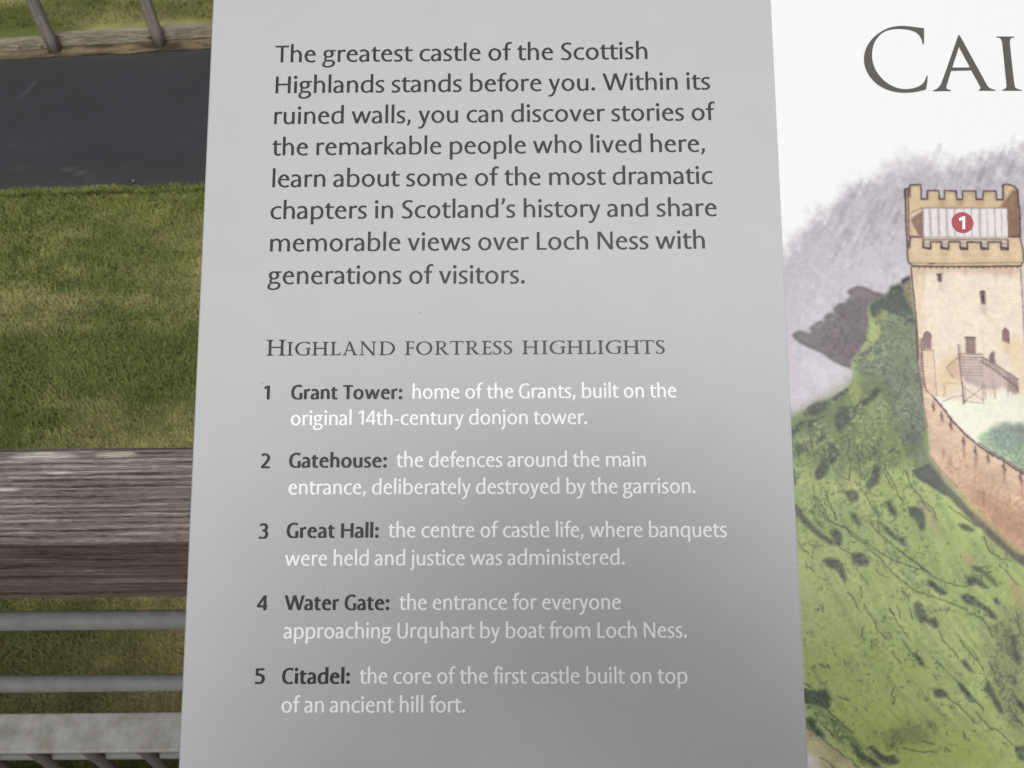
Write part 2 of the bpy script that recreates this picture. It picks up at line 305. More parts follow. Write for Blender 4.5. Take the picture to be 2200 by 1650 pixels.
["L",[1695,-1161,1717,-1168,1737,-1198,1755,-1233,1735,-1227,1715,-1198,1695,-1161],0.24,[58,62,60],0.4,0.35],
["C",[1804,-1149,1820,-1164,1829,-1194,1846,-1233,1859,-1268,1844,-1268,1824,-1233,1811,-1203,1796,-1190],8],
["L",[1804,-1149,1820,-1164,1829,-1194,1846,-1233,1859,-1268,1844,-1268,1824,-1233,1811,-1203,1796,-1190,1804,-1149],0.24,[58,62,60],0.4,0.35],
["C",[1710,-1079,1728,-1074,1745,-1098,1763,-1125,1743,-1116],3],
["L",[1710,-1079,1728,-1074,1745,-1098,1763,-1125,1743,-1116,1710,-1079],0.24,[58,62,60],0.4,0.35],
["C",[1891,-1394,1927,-1388,1927,-1444,1901,-1435],5],
["L",[1891,-1394,1927,-1388,1927,-1444,1901,-1435,1891,-1394],0.24,[58,62,60],0.4,0.35],
["C",[1912,-980,1930,-985,1925,-1037,1941,-1068,1934,-1099,1914,-1059],5],
["L",[1912,-980,1930,-985,1925,-1037,1941,-1068,1934,-1099,1914,-1059,1912,-980],0.24,[58,62,60],0.4,0.35],
["C",[1273,-1381,1295,-1385,1324,-1421,1358,-1438,1388,-1468,1357,-1464,1301,-1430],8],
["L",[1273,-1381,1295,-1385,1324,-1421,1358,-1438,1388,-1468,1357,-1464,1301,-1430,1273,-1381],0.24,[58,62,60],0.4,0.35],
["C",[1341,-1389,1365,-1396,1399,-1426,1439,-1424,1454,-1447,1433,-1458,1385,-1443],9],
["L",[1341,-1389,1365,-1396,1399,-1426,1439,-1424,1454,-1447,1433,-1458,1385,-1443,1341,-1389],0.24,[58,62,60],0.4,0.35],
["C",[1108,-1182,1144,-1188,1189,-1182,1206,-1210,1201,-1254,1177,-1249,1141,-1236,1108,-1230],18],
["L",[1108,-1182,1144,-1188,1189,-1182,1206,-1210,1201,-1254,1177,-1249,1141,-1236,1108,-1230,1108,-1182],0.24,[58,62,60],0.4,0.35],
["C",[1108,-1288,1130,-1284,1146,-1314,1172,-1340,1180,-1361,1154,-1348,1119,-1318],6],
["L",[1108,-1288,1130,-1284,1146,-1314,1172,-1340,1180,-1361,1154,-1348,1119,-1318,1108,-1288],0.24,[58,62,60],0.4,0.35],
["C",[1911,-1212,1940,-1242,1937,-1272,1917,-1242],3],
["L",[1911,-1212,1940,-1242,1937,-1272,1917,-1242,1911,-1212],0.24,[58,62,60],0.4,0.35],
["C",[1107,-336,1113,-359,1115,-401,1105,-410],3],
["L",[1107,-336,1113,-359,1115,-401,1105,-410,1107,-336],0.24,[58,62,60],0.4,0.35],
["F",[1768,-724,1801,-720,1836,-742,1870,-774,1878,-807,1859,-796,1820,-760,1790,-742],[112,122,92],0.3,0.8,0.3,0.4,0.04,0.05],
["F",[1470,-664,1489,-659,1505,-696,1503,-716,1486,-700],[128,136,96],0.4,0.7,0.3,0.3,0.04,0.05],
["F",[1731,-670,1772,-674,1801,-710,1782,-724,1751,-710],[186,170,128],0.8,0.7,0.4,0.0,0.04,0.05],
["F",[1577,-436,1604,-450,1646,-519,1684,-629,1670,-633,1629,-555,1592,-486],[180,168,130],0.8,0.6,0.5,0.0,0.04,0.05],
["F",[1916,-769,1946,-787,1976,-805,1968,-904,1928,-846],[176,152,112],1.2,0.7,0.4,0.0,0.04,0.05],
["F",[1854,-629,1871,-638,1887,-666,1860,-666],[160,150,110],0.8,0.5,0.4,0.0,0.04,0.05],
["F",[1140,-1258,1185,-1267,1245,-1310,1287,-1361,1347,-1404,1295,-1383,1235,-1336,1192,-1297],[104,118,78],0.9,0.7,0.5,0.0,0.04,0.05],
["S",[1446,303,1511,351,1584,405,1622,437,1628,380,1630,209,1627,88,1635,-103,1646,-178,1604,-253,1534,-244,1498,-149,1480,17,1414,18,1373,47,1391,109,1471,166],[78,88,82],0.46,0.55,3,1],
["S",[1446,303,1511,351,1584,405,1630,209,1635,-103,1534,-244,1480,17,1390,90,1471,166],[168,176,138],0.36,0.5,3,1],
["S",[1108,-147,1201,-93,1307,-48,1359,2,1435,44,1504,20,1510,-109,1580,-250,1599,-321,1363,-366,1252,-365,1106,-295],[92,104,72],0.46,0.6,3,1.5],
["S",[1108,-147,1307,-48,1359,2,1504,20,1510,-109,1580,-250,1363,-366,1106,-295],[196,202,136],0.42,0.6,3.4,1.5],
["S",[1107,-271,1602,-274,1684,-437,1674,-574,1097,-572],[100,114,74],0.46,0.55,4,2.5],
["S",[1112,-562,1579,-610,1978,-792,1953,-1080,1104,-1078],[128,144,84],0.4,0.38,3.4,3],
["S",[1114,-969,1510,-970,1903,-1147,1920,-1469,1094,-1468],[112,128,70],0.36,0.34,4,3],
["S",[1809,-905,1970,-883,1929,-1363,1849,-1255,1816,-1103],[82,84,74],0.5,0.55,3,2],
["S",[1364,-1353,1487,-1306,1622,-1293,1572,-1375,1415,-1396],[96,108,66],0.5,0.6,3,1.5],
["S",[1123,-1241,1203,-1258,1288,-1353,1389,-1447,1326,-1464,1224,-1370,1139,-1292],[70,84,56],0.5,0.65,3,1],
["S",[1239,197,1356,318,1501,351,1467,113,1370,66,1277,100],[88,78,84],0.46,0.55,4,1.2],
["S",[1126,186,1247,246,1376,333,1451,308,1469,137,1342,71],[146,134,140],0.36,0.4,4,1.2],
["D",[1118,-248,1607,-547],70],
["D",[1124,-494,1570,-746],80],
["D",[1444,-564,1923,-903],70],
["D",[1110,-969,1621,-1319],70],
["D",[1552,-1014,1917,-1405],60],
["F",[1645,-325,1662,-348,1704,-406,1752,-456,1794,-507,1837,-547,1879,-600,1921,-643,1956,-670,2075,-725,2068,-797,1983,-725,1940,-691,1898,-652,1855,-613,1834,-586,1808,-568,1761,-515,1710,-456,1683,-445,1639,-413,1590,-386,1576,-352],[92,98,94],0.25,0.92,0.25,0.25,0.06,0.12],
["F",[1837,-543,1879,-593,1922,-639,1956,-666,2075,-721,2070,-774,1987,-684,1899,-638,1856,-593],[74,76,80],0.6,0.6,0.0,0.0,0.04,0.05],
["F",[1825,-584,1855,-611,1898,-652,1940,-691,1983,-725,1984,-716,1920,-657,1856,-597],[108,112,84],0.4,0.7,0.0,0.0,0.04,0.05],
["F",[1106,-1322,1141,-1340,1179,-1372,1222,-1404,1256,-1430,1278,-1443,1303,-1472,1339,-1532,1100,-1531],[206,196,154],0.5,0.95,0.2,0.2,0.05,0.12],
["F",[1106,-1404,1132,-1421,1152,-1455,1153,-1532,1100,-1531],[240,240,236],1.5,0.95,0.3,0.0,0.04,0.05],
["F",[1162,-1357,1222,-1400,1273,-1443,1212,-1434,1178,-1396],[176,166,120],1.0,0.6,0.4,0.0,0.04,0.05],
["F",[1679,-43,1715,-5,1905,17,2093,16,2273,-66,2234,-486,2013,-367,1970,-336,1926,-305,1881,-280,1837,-247,1794,-207,1750,-157,1717,-105,1687,-67],[249,249,228],0.2,1,0.1,0,0.02,0.04],  # courtyard ground, glare on the board included in this pale colour
["F",[1838,-235,1868,-205,1893,-191,1936,-173,1993,-168,2076,-173,2260,-207,2235,-476,2014,-362,1970,-332,1926,-301,1877,-275],[178,196,166],0.8,0.95,0.5,0.2,0.07,0.15],
["F",[1888,-196,1936,-175,1983,-173,2029,-178,2023,-253,1951,-281,1893,-247],[146,160,152],0.9,0.75,0.5,0.1,0.08,0.2],
["F",[1956,-271,2024,-244,2015,-346,1979,-337],[150,178,140],0.8,0.6,0.5,0.0,0.04,0.05],
["F",[1627,476,1627,405,1629,331,1631,258,1631,185,1630,64,1640,-32,1682,-60,1719,-75,1803,-85,1873,-80,1947,-38,2048,-39,2059,109,2062,230,2065,352,2068,473],[246,231,211],0.12,1,0.04,0,0.025,0.04],
["F",[1627,476,1667,476,1662,331,1657,185,1633,185,1630,306],[226,200,164],1.5,0.6,0.0,0.0,0.04,0.05],
["F",[1634,466,2067,463,2066,433,1890,442,1747,448,1636,442],[206,166,138],0.9,0.65,0.3,0.0,0.04,0.05],
["F",[1640,464,1657,464,1648,390,1639,390],[200,176,146],0.6,0.5,0.0,0.0,0.04,0.05],
["F",[1666,464,1683,463,1672,360,1664,360],[200,176,146],0.6,0.5,0.0,0.0,0.04,0.05],
["F",[1740,463,1758,463,1751,418,1742,419],[200,176,146],0.6,0.5,0.0,0.0,0.04,0.05],
["F",[1836,462,1853,462,1847,428,1838,428],[200,176,146],0.6,0.5,0.0,0.0,0.04,0.05],
["F",[1961,461,1978,461,1970,407,1961,407],[200,176,146],0.6,0.5,0.0,0.0,0.04,0.05],
["F",[2018,461,2035,461,2028,416,2019,416],[200,176,146],0.6,0.5,0.0,0.0,0.04,0.05],
["F",[1695,57,1751,109,1818,114,1788,-25,1701,-58],[228,196,152],2.0,0.6,0.0,0.0,0.04,0.05],
["F",[1964,166,2059,175,2040,-46,1984,-45,2023,21],[232,206,160],1.8,0.6,0.0,0.0,0.04,0.05],
["F",[1622,797,1634,801,1642,812,1649,818,1689,819,1687,756,1712,756,1713,790,1759,791,1761,756,1781,755,1785,791,1830,789,1832,754,1855,754,1860,789,1911,787,1911,753,1938,753,1943,788,1993,787,1995,750,2021,750,2025,813,2045,816,2070,807,2083,791,2084,750,2076,594,2076,575,1617,479,1617,578],[214,190,152],0.1,1,0.05,0.12,0.03,0.07],
["F",[1622,797,1635,799,1631,678,1622,578,1617,578],[140,116,108],0.25,0.7,0.0,0.0,0.04,0.05],
["F",[1759,756,1783,755,1786,722,1762,720],[184,152,112],0.5,0.6,0.0,0.0,0.04,0.05],
["F",[1832,752,1861,752,1859,727,1830,725],[176,140,104],0.5,0.7,0.0,0.0,0.04,0.05],
["F",[1909,752,1943,751,1946,721,1907,721],[186,156,116],0.5,0.6,0.0,0.0,0.04,0.05],
["F",[2068,795,2083,788,2084,750,2077,593,2028,592,2035,713,2001,717],[150,116,92],0.3,0.95,0.1,0.2,0.06,0.12],
["F",[2037,705,2061,715,2077,675,2075,593,2029,592],[128,100,84],0.8,0.55,0.0,0.0,0.04,0.05],
["F",[1634,676,1650,703,1691,712,1683,595,1661,598,1640,638],[226,206,182],0.2,1,0.0,0.0,0.04,0.05],
["F",[1637,672,1668,693,1691,708,1684,595,1667,597,1646,641],[140,110,96],0.25,0.9,0.1,0.2,0.06,0.1],
["F",[1691,716,2035,713,2030,593,1685,596],[236,230,230],0.08,1,0,0,0.015,0.02],
["F",[1685,596,2030,593,2029,579,2025,575,1684,582],[196,184,172],0.15,1,0.0,0.0,0.04,0.05],
["F",[1683,583,1712,583,1709,550,1681,552],[204,190,176],0.1,0.9,0.0,0.0,0.04,0.05],
["F",[1757,582,1786,582,1784,550,1755,551],[204,190,176],0.1,0.9,0.0,0.0,0.04,0.05],
["F",[1834,581,1863,581,1861,549,1832,551],[204,190,176],0.1,0.9,0.0,0.0,0.04,0.05],
["F",[1916,581,1945,581,1943,548,1914,550],[204,190,176],0.1,0.9,0.0,0.0,0.04,0.05],
["F",[1998,580,2027,580,2024,548,1995,549],[204,190,176],0.1,0.9,0.0,0.0,0.04,0.05],
["F",[1630,592,1681,588,1681,552,1710,544,1712,574,1756,573,1755,546,1783,543,1786,574,1830,573,1832,543,1859,541,1860,572,1915,571,1916,541,1943,541,1946,572,1997,570,1997,540,2023,539,2030,591,2077,584,2085,525,2081,485,2065,466,1637,470,1619,488,1620,558],[226,203,166],0.1,1,0.03,0.1,0.03,0.06],
["F",[1681,535,1712,535,1708,508,1681,509],[198,172,136],0.5,0.6,0.2,0.0,0.04,0.05],
["F",[1748,535,1780,535,1775,507,1748,509],[198,172,136],0.5,0.6,0.2,0.0,0.04,0.05],
["F",[1835,534,1866,534,1862,507,1835,508],[198,172,136],0.5,0.6,0.2,0.0,0.04,0.05],
["F",[1912,534,1943,533,1938,506,1912,507],[198,172,136],0.5,0.6,0.2,0.0,0.04,0.05],
["F",[1621,499,2079,500,2067,469,1636,473],[214,184,142],0.9,0.5,0.0,0.0,0.04,0.05],
["F",[1731,438,1746,438,1745,406,1730,408],[84,62,66],0.12,0.95,0.0,0.0,0.04,0.05],
["F",[1734,404,1745,404,1747,364,1738,369],[196,176,160],0.6,0.6,0.0,0.0,0.04,0.05],
["F",[1896,358,1902,366,1912,367,1917,358,1915,311,1898,312],[112,88,88],0.12,0.95,0.0,0.0,0.04,0.05],
["F",[1902,353,1910,356,1910,317,1902,317],[60,44,50],0.15,0.8,0.0,0.0,0.04,0.05],
["F",[1893,308,1920,308,1920,260,1894,275],[206,186,172],0.8,0.75,0.0,0.0,0.04,0.05],
["F",[1658,185,1663,197,1673,202,1683,195,1687,182,1685,126,1657,127],[150,120,118],0.15,0.95,0.0,0.0,0.04,0.05],
["F",[1975,202,1986,215,1996,202,1996,151,1974,161],[140,108,102],0.15,0.95,0.0,0.0,0.04,0.05],
["F",[1977,153,1996,149,1994,95,1978,115],[214,188,168],0.7,0.6,0.0,0.0,0.04,0.05],
["F",[1824,177,1863,177,1861,111,1821,113],[172,146,138],0.12,0.95,0,0.2,0.06,0.05],
["F",[1788,100,1817,104,1890,98,1937,67,2019,5,2017,-45,2002,-57,1958,-21,1900,-38,1804,-1,1795,32],[196,174,170],0.5,0.75,0.2,0.15,0.06,0.1],
["F",[1740,59,1793,97,1793,-1,1763,13],[214,184,160],0.5,0.7,0.0,0.0,0.04,0.05],
["F",[1910,91,1919,113,1931,122,1938,111,1932,99,1937,71,1916,77],[112,84,88],0.15,0.85,0.0,0.0,0.04,0.05],
["F",[1976,26,2019,2,2017,-45,2000,-52,1976,-26],[150,124,124],0.6,0.6,0.0,0.0,0.04,0.05],
["F",[1637,178,1650,173,1651,132,1692,127,1692,81,1693,-55,1682,-62,1717,-106,1750,-157,1794,-207,1837,-247,1881,-280,1926,-305,1970,-336,2013,-367,2235,-476,2208,-758,2076,-708,1958,-648,1923,-619,1881,-575,1839,-523,1796,-480,1754,-429,1706,-379,1664,-321,1650,-293,1651,-232,1647,-180,1636,-86,1633,33],[232,204,178],0.1,1,0.05,0.1,0.06,0.08],
["F",[1649,132,1692,127,1693,81,1694,-58,1656,-34,1651,81],[236,212,184],0.2,0.9,0.0,0.0,0.04,0.05],
["F",[1660,-251,1787,-289,1921,-369,2008,-429,2229,-531,2208,-758,1958,-648,1881,-575,1796,-480,1706,-379],[214,178,148],3.5,0.7,0.2,0,0.07,0.1],
["F",[1752,-391,1912,-475,2221,-622,2208,-758,1958,-648,1881,-575,1809,-493],[190,142,112],3,0.7,0.2,0,0.08,0.12],
["F",[1699,-270,1707,-270,1702,-312,1699,-312],[150,108,92],0.35,0.7,0.0,0.0,0.04,0.05],
["F",[1844,-435,1853,-435,1845,-504,1842,-504],[150,108,92],0.35,0.7,0.0,0.0,0.04,0.05],
["F",[1781,-266,1789,-266,1784,-303,1781,-303],[150,108,92],0.35,0.7,0.0,0.0,0.04,0.05],
["F",[1931,-359,1940,-360,1934,-410,1930,-410],[150,108,92],0.35,0.7,0.0,0.0,0.04,0.05],
["F",[1998,-392,2007,-392,1999,-466,1995,-466],[150,108,92],0.35,0.7,0.0,0.0,0.04,0.05],
["F",[1824,-303,1833,-303,1828,-345,1824,-345],[150,108,92],0.35,0.7,0.0,0.0,0.04,0.05],
["F",[1682,-62,1692,-61,1726,-105,1760,-155,1803,-205,1847,-245,1882,-273,1879,-281,1837,-250,1793,-209,1750,-160,1716,-109],[246,240,226],0.12,0.95,0.0,0.0,0.04,0.05],
["F",[2085,574,2237,578,2176,-106,2048,-39,2059,109,2075,426],[232,206,184],0.3,1,0.05,0.0,0.04,0.05],
["S",[1669,-251,1787,-289,1921,-369,2008,-429,2229,-531,2208,-758,1958,-648,1881,-575,1796,-480,1716,-372],[150,104,80],0.36,0.45,3,1.5],
["S",[1853,-219,1936,-175,2029,-176,2260,-207,2235,-476,2014,-362,1926,-301],[120,140,128],0.48,0.6,3,1.2],
["S",[1628,464,2069,460,2056,134,1631,88],[214,188,152],0.3,0.35,5,2],
["L",[1621,754,1622,797,1634,801,1637,800],0.615,[66,48,52],0.9520000000000001,0.1],
["L",[1624,797,1618,679,1616,578,1615,494,1619,486,1636,470],0.5575,[66,48,52],0.9520000000000001,0.1],
["L",[1637,797,1631,678,1625,548],0.38499999999999995,[66,48,52],0.672,0.1],
["L",[1635,764,1641,810,1649,817,1689,818,1687,756,1712,756,1713,791,1761,791,1762,755,1781,755,1784,791,1831,789,1832,753,1855,753,1859,789,1912,787,1912,753,1938,752,1943,788,1994,787,1995,750,2021,750,2024,813,2045,816,2070,807,2083,792,2083,750,2084,690,2077,593],0.615,[66,48,52],1,0.1],
["L",[1646,810,1644,764],0.32749999999999996,[66,48,52],0.672,0.1],
["L",[2029,810,2026,761],0.32749999999999996,[66,48,52],0.56,0.1],
["L",[1686,718,2035,714,2030,593],0.293,[66,48,52],0.672,0.1],
["L",[1692,716,1684,583],0.293,[66,48,52],0.672,0.1],
["L",[1650,703,1691,716],0.293,[66,48,52],0.672,0.1],
["L",[1634,688,1650,703],0.26999999999999996,[66,48,52],0.56,0.1],
["L",[1717,714,1711,598],0.362,[66,48,52],0.47040000000000004,0.1],
["L",[1723,714,1718,597],0.26999999999999996,[66,48,52],0.47040000000000004,0.1],
["L",[1751,714,1746,597],0.362,[66,48,52],0.47040000000000004,0.1],
["L",[1757,714,1752,597],0.26999999999999996,[66,48,52],0.47040000000000004,0.1],
["L",[1785,713,1780,597],0.362,[66,48,52],0.47040000000000004,0.1],
["L",[1792,713,1786,597],0.26999999999999996,[66,48,52],0.47040000000000004,0.1],
["L",[1820,713,1814,597],0.362,[66,48,52],0.47040000000000004,0.1],
["L",[1858,713,1852,596],0.26999999999999996,[66,48,52],0.47040000000000004,0.1],
["L",[1888,712,1882,596],0.362,[66,48,52],0.47040000000000004,0.1],
["L",[1918,712,1912,596],0.26999999999999996,[66,48,52],0.47040000000000004,0.1],
["L",[1925,712,1918,596],0.362,[66,48,52],0.47040000000000004,0.1],
["L",[1952,712,1946,596],0.26999999999999996,[66,48,52],0.47040000000000004,0.1],
["L",[1983,712,1977,595],0.362,[66,48,52],0.47040000000000004,0.1],
["L",[2010,711,2004,595],0.26999999999999996,[66,48,52],0.47040000000000004,0.1],
["L",[1632,597,1681,594],0.615,[66,48,52],0.9520000000000001,0.1],
["L",[2030,593,2077,592],0.615,[66,48,52],0.9520000000000001,0.1],
["L",[1684,583,2027,582],0.32749999999999996,[66,48,52],0.672,0.1],
["L",[1682,583,1681,550,1711,545,1712,574,1756,574,1755,546,1783,543,1786,574,1832,573,1832,543,1860,541,1860,572,1916,571,1916,541,1944,541,1946,572,1997,571,1997,539,2023,538,2027,580],0.615,[66,48,52],1,0.1],
["L",[1681,552,1709,545],0.73,[66,48,52],0.8960000000000001,0.1],
["L",[1754,551,1782,544],0.73,[66,48,52],0.8960000000000001,0.1],
["L",[1831,551,1859,543],0.73,[66,48,52],0.8960000000000001,0.1],
["L",[1916,550,1943,543],0.73,[66,48,52],0.8960000000000001,0.1],
["L",[1996,549,2024,542],0.73,[66,48,52],0.8960000000000001,0.1],
["L",[1684,566,1711,566],0.247,[66,48,52],0.56,0.1],
["L",[1756,565,1783,565],0.247,[66,48,52],0.56,0.1],
["L",[1833,565,1860,564],0.247,[66,48,52],0.56,0.1],
["L",[1917,564,1944,564],0.247,[66,48,52],0.56,0.1],
["L",[1997,563,2024,563],0.247,[66,48,52],0.56,0.1],
["L",[1632,594,1625,548,1622,578],0.44249999999999995,[66,48,52],0.9520000000000001,0.1],
["L",[2077,592,2085,525,2083,490,2069,469],0.49999999999999994,[66,48,52],0.9520000000000001,0.1],
["L",[1635,473,1749,470,1892,468,2069,470],0.615,[66,48,52],0.9520000000000001,0.1],
["L",[1621,487,1749,483,2076,485],0.293,[66,48,52],0.56,0.1],
["L",[1648,474,1659,464,1662,474],0.362,[66,48,52],0.672,0.1],
["L",[1672,473,1682,463,1685,474],0.362,[66,48,52],0.672,0.1],
["L",[1695,473,1706,463,1709,474],0.362,[66,48,52],0.672,0.1],
["L",[1719,473,1729,463,1732,474],0.362,[66,48,52],0.672,0.1],
["L",[1742,473,1753,463,1755,474],0.362,[66,48,52],0.672,0.1],
["L",[1765,473,1776,463,1779,474],0.362,[66,48,52],0.672,0.1],
["L",[1789,472,1800,463,1802,473],0.362,[66,48,52],0.672,0.1],
["L",[1812,472,1823,462,1826,473],0.362,[66,48,52],0.672,0.1],
["L",[1836,472,1847,462,1849,473],0.362,[66,48,52],0.672,0.1],
["L",[1859,472,1870,462,1873,473],0.362,[66,48,52],0.672,0.1],
["L",[1883,472,1894,462,1896,473],0.362,[66,48,52],0.672,0.1],
["L",[1906,472,1917,462,1920,472],0.362,[66,48,52],0.672,0.1],
["L",[1930,471,1941,461,1943,472],0.362,[66,48,52],0.672,0.1],
["L",[1953,471,1964,461,1967,472],0.362,[66,48,52],0.672,0.1],
["L",[1977,471,1987,461,1990,472],0.362,[66,48,52],0.672,0.1],
["L",[2000,471,2011,461,2014,472],0.362,[66,48,52],0.672,0.1],
["L",[2024,471,2034,461,2037,472],0.362,[66,48,52],0.672,0.1],
["L",[2047,470,2058,460,2061,471],0.362,[66,48,52],0.672,0.1],
["L",[1626,470,1627,405,1630,331,1632,258,1632,185,1629,88],0.49999999999999994,[66,48,52],0.9520000000000001,0.1],
["L",[2068,468,2065,352,2062,230,2058,109],0.362,[66,48,52],0.672,0.1],
["L",[1701,483,1721,484],0.49999999999999994,[66,48,52],0.8960000000000001,0.1],
["L",[1728,438,1748,438],0.49999999999999994,[66,48,52],0.8960000000000001,0.1],
["L",[1896,361,1904,367,1916,365],0.49999999999999994,[66,48,52],0.8960000000000001,0.1],
["L",[1654,127,1658,185,1665,198,1673,202,1683,195,1688,179],0.38499999999999995,[66,48,52],0.784,0.1],
["L",[1972,161,1975,202,1986,215,1997,201,1996,151],0.38499999999999995,[66,48,52],0.784,0.1],
["L",[1821,177,1864,177],0.49999999999999994,[66,48,52],0.8960000000000001,0.1],
["L",[1825,171,1863,169],0.201,[66,48,52],0.5040000000000001,0.1],
["L",[1824,163,1862,162],0.201,[66,48,52],0.5040000000000001,0.1],
["L",[1824,155,1861,154],0.201,[66,48,52],0.5040000000000001,0.1],
["L",[1823,147,1861,146],0.201,[66,48,52],0.5040000000000001,0.1],
["L",[1822,140,1860,139],0.201,[66,48,52],0.5040000000000001,0.1],
["L",[1822,132,1860,131],0.201,[66,48,52],0.5040000000000001,0.1],
["L",[1821,124,1859,123],0.201,[66,48,52],0.5040000000000001,0.1],
["L",[1821,117,1858,115],0.201,[66,48,52],0.5040000000000001,0.1],
["L",[1789,109,1817,110,1888,108],0.38499999999999995,[66,48,52],0.7280000000000001,0.1],
["L",[1790,99,1887,95],0.293,[66,48,52],0.672,0.1],
["L",[1798,87,1884,84],0.2125,[66,48,52],0.56,0.1],
["L",[1797,75,1883,72],0.2125,[66,48,52],0.56,0.1],
["L",[1796,62,1882,59],0.2125,[66,48,52],0.56,0.1],
["L",[1795,50,1881,47],0.2125,[66,48,52],0.56,0.1],
["L",[1794,38,1880,34],0.2125,[66,48,52],0.56,0.1],
["L",[1793,25,1879,22],0.2125,[66,48,52],0.56,0.1],
["L",[1793,148,1793,99,1798,-92],0.362,[66,48,52],0.7280000000000001,0.1],
["L",[1799,149,1799,98],0.26999999999999996,[66,48,52],0.56,0.1],
["L",[1881,98,1937,65,2019,5],0.38499999999999995,[66,48,52],0.784,0.1],
["L",[1879,80,1935,41,2014,-26,2017,-50],0.32749999999999996,[66,48,52],0.7280000000000001,0.1],
["L",[1887,94,1888,65],0.224,[66,48,52],0.56,0.1],
["L",[1899,86,1899,57],0.224,[66,48,52],0.56,0.1],
["L",[1910,78,1911,49],0.224,[66,48,52],0.56,0.1],
["L",[1922,69,1922,41],0.224,[66,48,52],0.56,0.1],
["L",[1933,61,1934,32],0.224,[66,48,52],0.56,0.1],
["L",[1945,53,1946,24],0.224,[66,48,52],0.56,0.1],
["L",[1957,45,1957,16],0.224,[66,48,52],0.56,0.1],
["L",[1968,36,1969,8],0.224,[66,48,52],0.56,0.1],
["L",[1980,28,1980,0],0.224,[66,48,52],0.56,0.1],
["L",[1991,20,1992,-9],0.224,[66,48,52],0.56,0.1],
["L",[2003,12,2003,-17],0.224,[66,48,52],0.56,0.1],
["L",[2014,4,2015,-25],0.224,[66,48,52],0.56,0.1],
["L",[1799,-6,1795,-92],0.26999999999999996,[66,48,52],0.6160000000000001,0.1],
["L",[1808,-16,1804,-87],0.26999999999999996,[66,48,52],0.6160000000000001,0.1],
["L",[1879,-6,1875,-83],0.26999999999999996,[66,48,52],0.6160000000000001,0.1],
["L",[1887,-16,1884,-73],0.26999999999999996,[66,48,52],0.6160000000000001,0.1],
["L",[1925,-26,1923,-69],0.26999999999999996,[66,48,52],0.6160000000000001,0.1],
["L",[1976,-36,1975,-59],0.26999999999999996,[66,48,52],0.6160000000000001,0.1],
["L",[1803,-25,1874,-78],0.247,[66,48,52],0.56,0.1],
["L",[1878,-26,1798,-82,1812,-82,1877,-90],0.247,[66,48,52],0.56,0.1],
["L",[1788,97,1740,57,1763,13],0.26999999999999996,[66,48,52],0.56,0.1],
["L",[1714,-82,1757,-63,1800,-58],0.247,[66,48,52],0.56,0.1],
["L",[1720,-63,1728,-20],0.247,[66,48,52],0.5040000000000001,0.1],
["L",[1714,-15,1733,-6,1785,-11],0.2125,[66,48,52],0.392,0.1],
["L",[1637,178,1635,33,1636,-86,1648,-185],0.26999999999999996,[66,48,52],0.6160000000000001,0.1],
["L",[1649,175,1644,81,1646,9,1652,-34,1682,-65],0.38499999999999995,[66,48,52],0.784,0.1],
["L",[1639,168,1652,167],0.293,[66,48,52],0.6160000000000001,0.1],
["L",[1639,157,1651,156],0.293,[66,48,52],0.6160000000000001,0.1],
["L",[1639,147,1651,146],0.293,[66,48,52],0.6160000000000001,0.1],
["L",[1638,136,1650,135],0.293,[66,48,52],0.6160000000000001,0.1],
["L",[1638,126,1650,125],0.293,[66,48,52],0.6160000000000001,0.1],
["L",[1637,115,1650,114],0.293,[66,48,52],0.6160000000000001,0.1],
["L",[1637,104,1649,103],0.293,[66,48,52],0.6160000000000001,0.1],
["L",[1637,94,1649,93],0.293,[66,48,52],0.6160000000000001,0.1],
["L",[1636,83,1648,82],0.293,[66,48,52],0.6160000000000001,0.1],
["L",[1636,73,1648,72],0.293,[66,48,52],0.6160000000000001,0.1],
["L",[1635,62,1648,61],0.293,[66,48,52],0.6160000000000001,0.1],
["L",[1635,52,1647,50],0.293,[66,48,52],0.6160000000000001,0.1],
["L",[1635,41,1647,40],0.293,[66,48,52],0.6160000000000001,0.1],
["L",[1634,30,1646,29],0.293,[66,48,52],0.6160000000000001,0.1],
["L",[1634,20,1646,19],0.293,[66,48,52],0.6160000000000001,0.1],
["L",[1633,9,1646,8],0.293,[66,48,52],0.6160000000000001,0.1],
["L",[1633,-1,1645,-2],0.293,[66,48,52],0.6160000000000001,0.1],
["L",[1633,-12,1645,-13],0.293,[66,48,52],0.6160000000000001,0.1],
["L",[1632,-22,1644,-23],0.293,[66,48,52],0.6160000000000001,0.1],
["L",[1651,127,1692,126,1694,119],0.32749999999999996,[66,48,52],0.672,0.1],
["L",[1692,110,1693,-58],0.247,[66,48,52],0.5040000000000001,0.1],
["L",[1682,-68,1699,-89,1716,-112,1733,-138,1750,-163,1772,-187,1793,-212,1815,-231,1837,-252,1859,-268,1881,-285,1903,-297,1925,-309,1947,-325,1969,-341,1991,-355,2013,-371],0.5575,[66,48,52],0.8400000000000001,0.1],
["L",[1844,-246,1866,-263,1888,-279,1910,-291,1932,-304,1954,-319,1976,-336,1998,-350,2020,-366],0.44249999999999995,[66,48,52],0.7280000000000001,0.1],
["L",[1682,-68,1690,-73,1695,-82],0.49999999999999994,[66,48,52],0.672,0.1],
["L",[1699,-89,1707,-93,1712,-103],0.49999999999999994,[66,48,52],0.672,0.1],
["L",[1716,-112,1724,-117,1729,-127],0.49999999999999994,[66,48,52],0.672,0.1],
["L",[1733,-138,1741,-143,1746,-153],0.49999999999999994,[66,48,52],0.672,0.1],
["L",[1750,-163,1758,-168,1763,-177],0.49999999999999994,[66,48,52],0.672,0.1],
["L",[1772,-187,1780,-191,1785,-201],0.49999999999999994,[66,48,52],0.672,0.1],
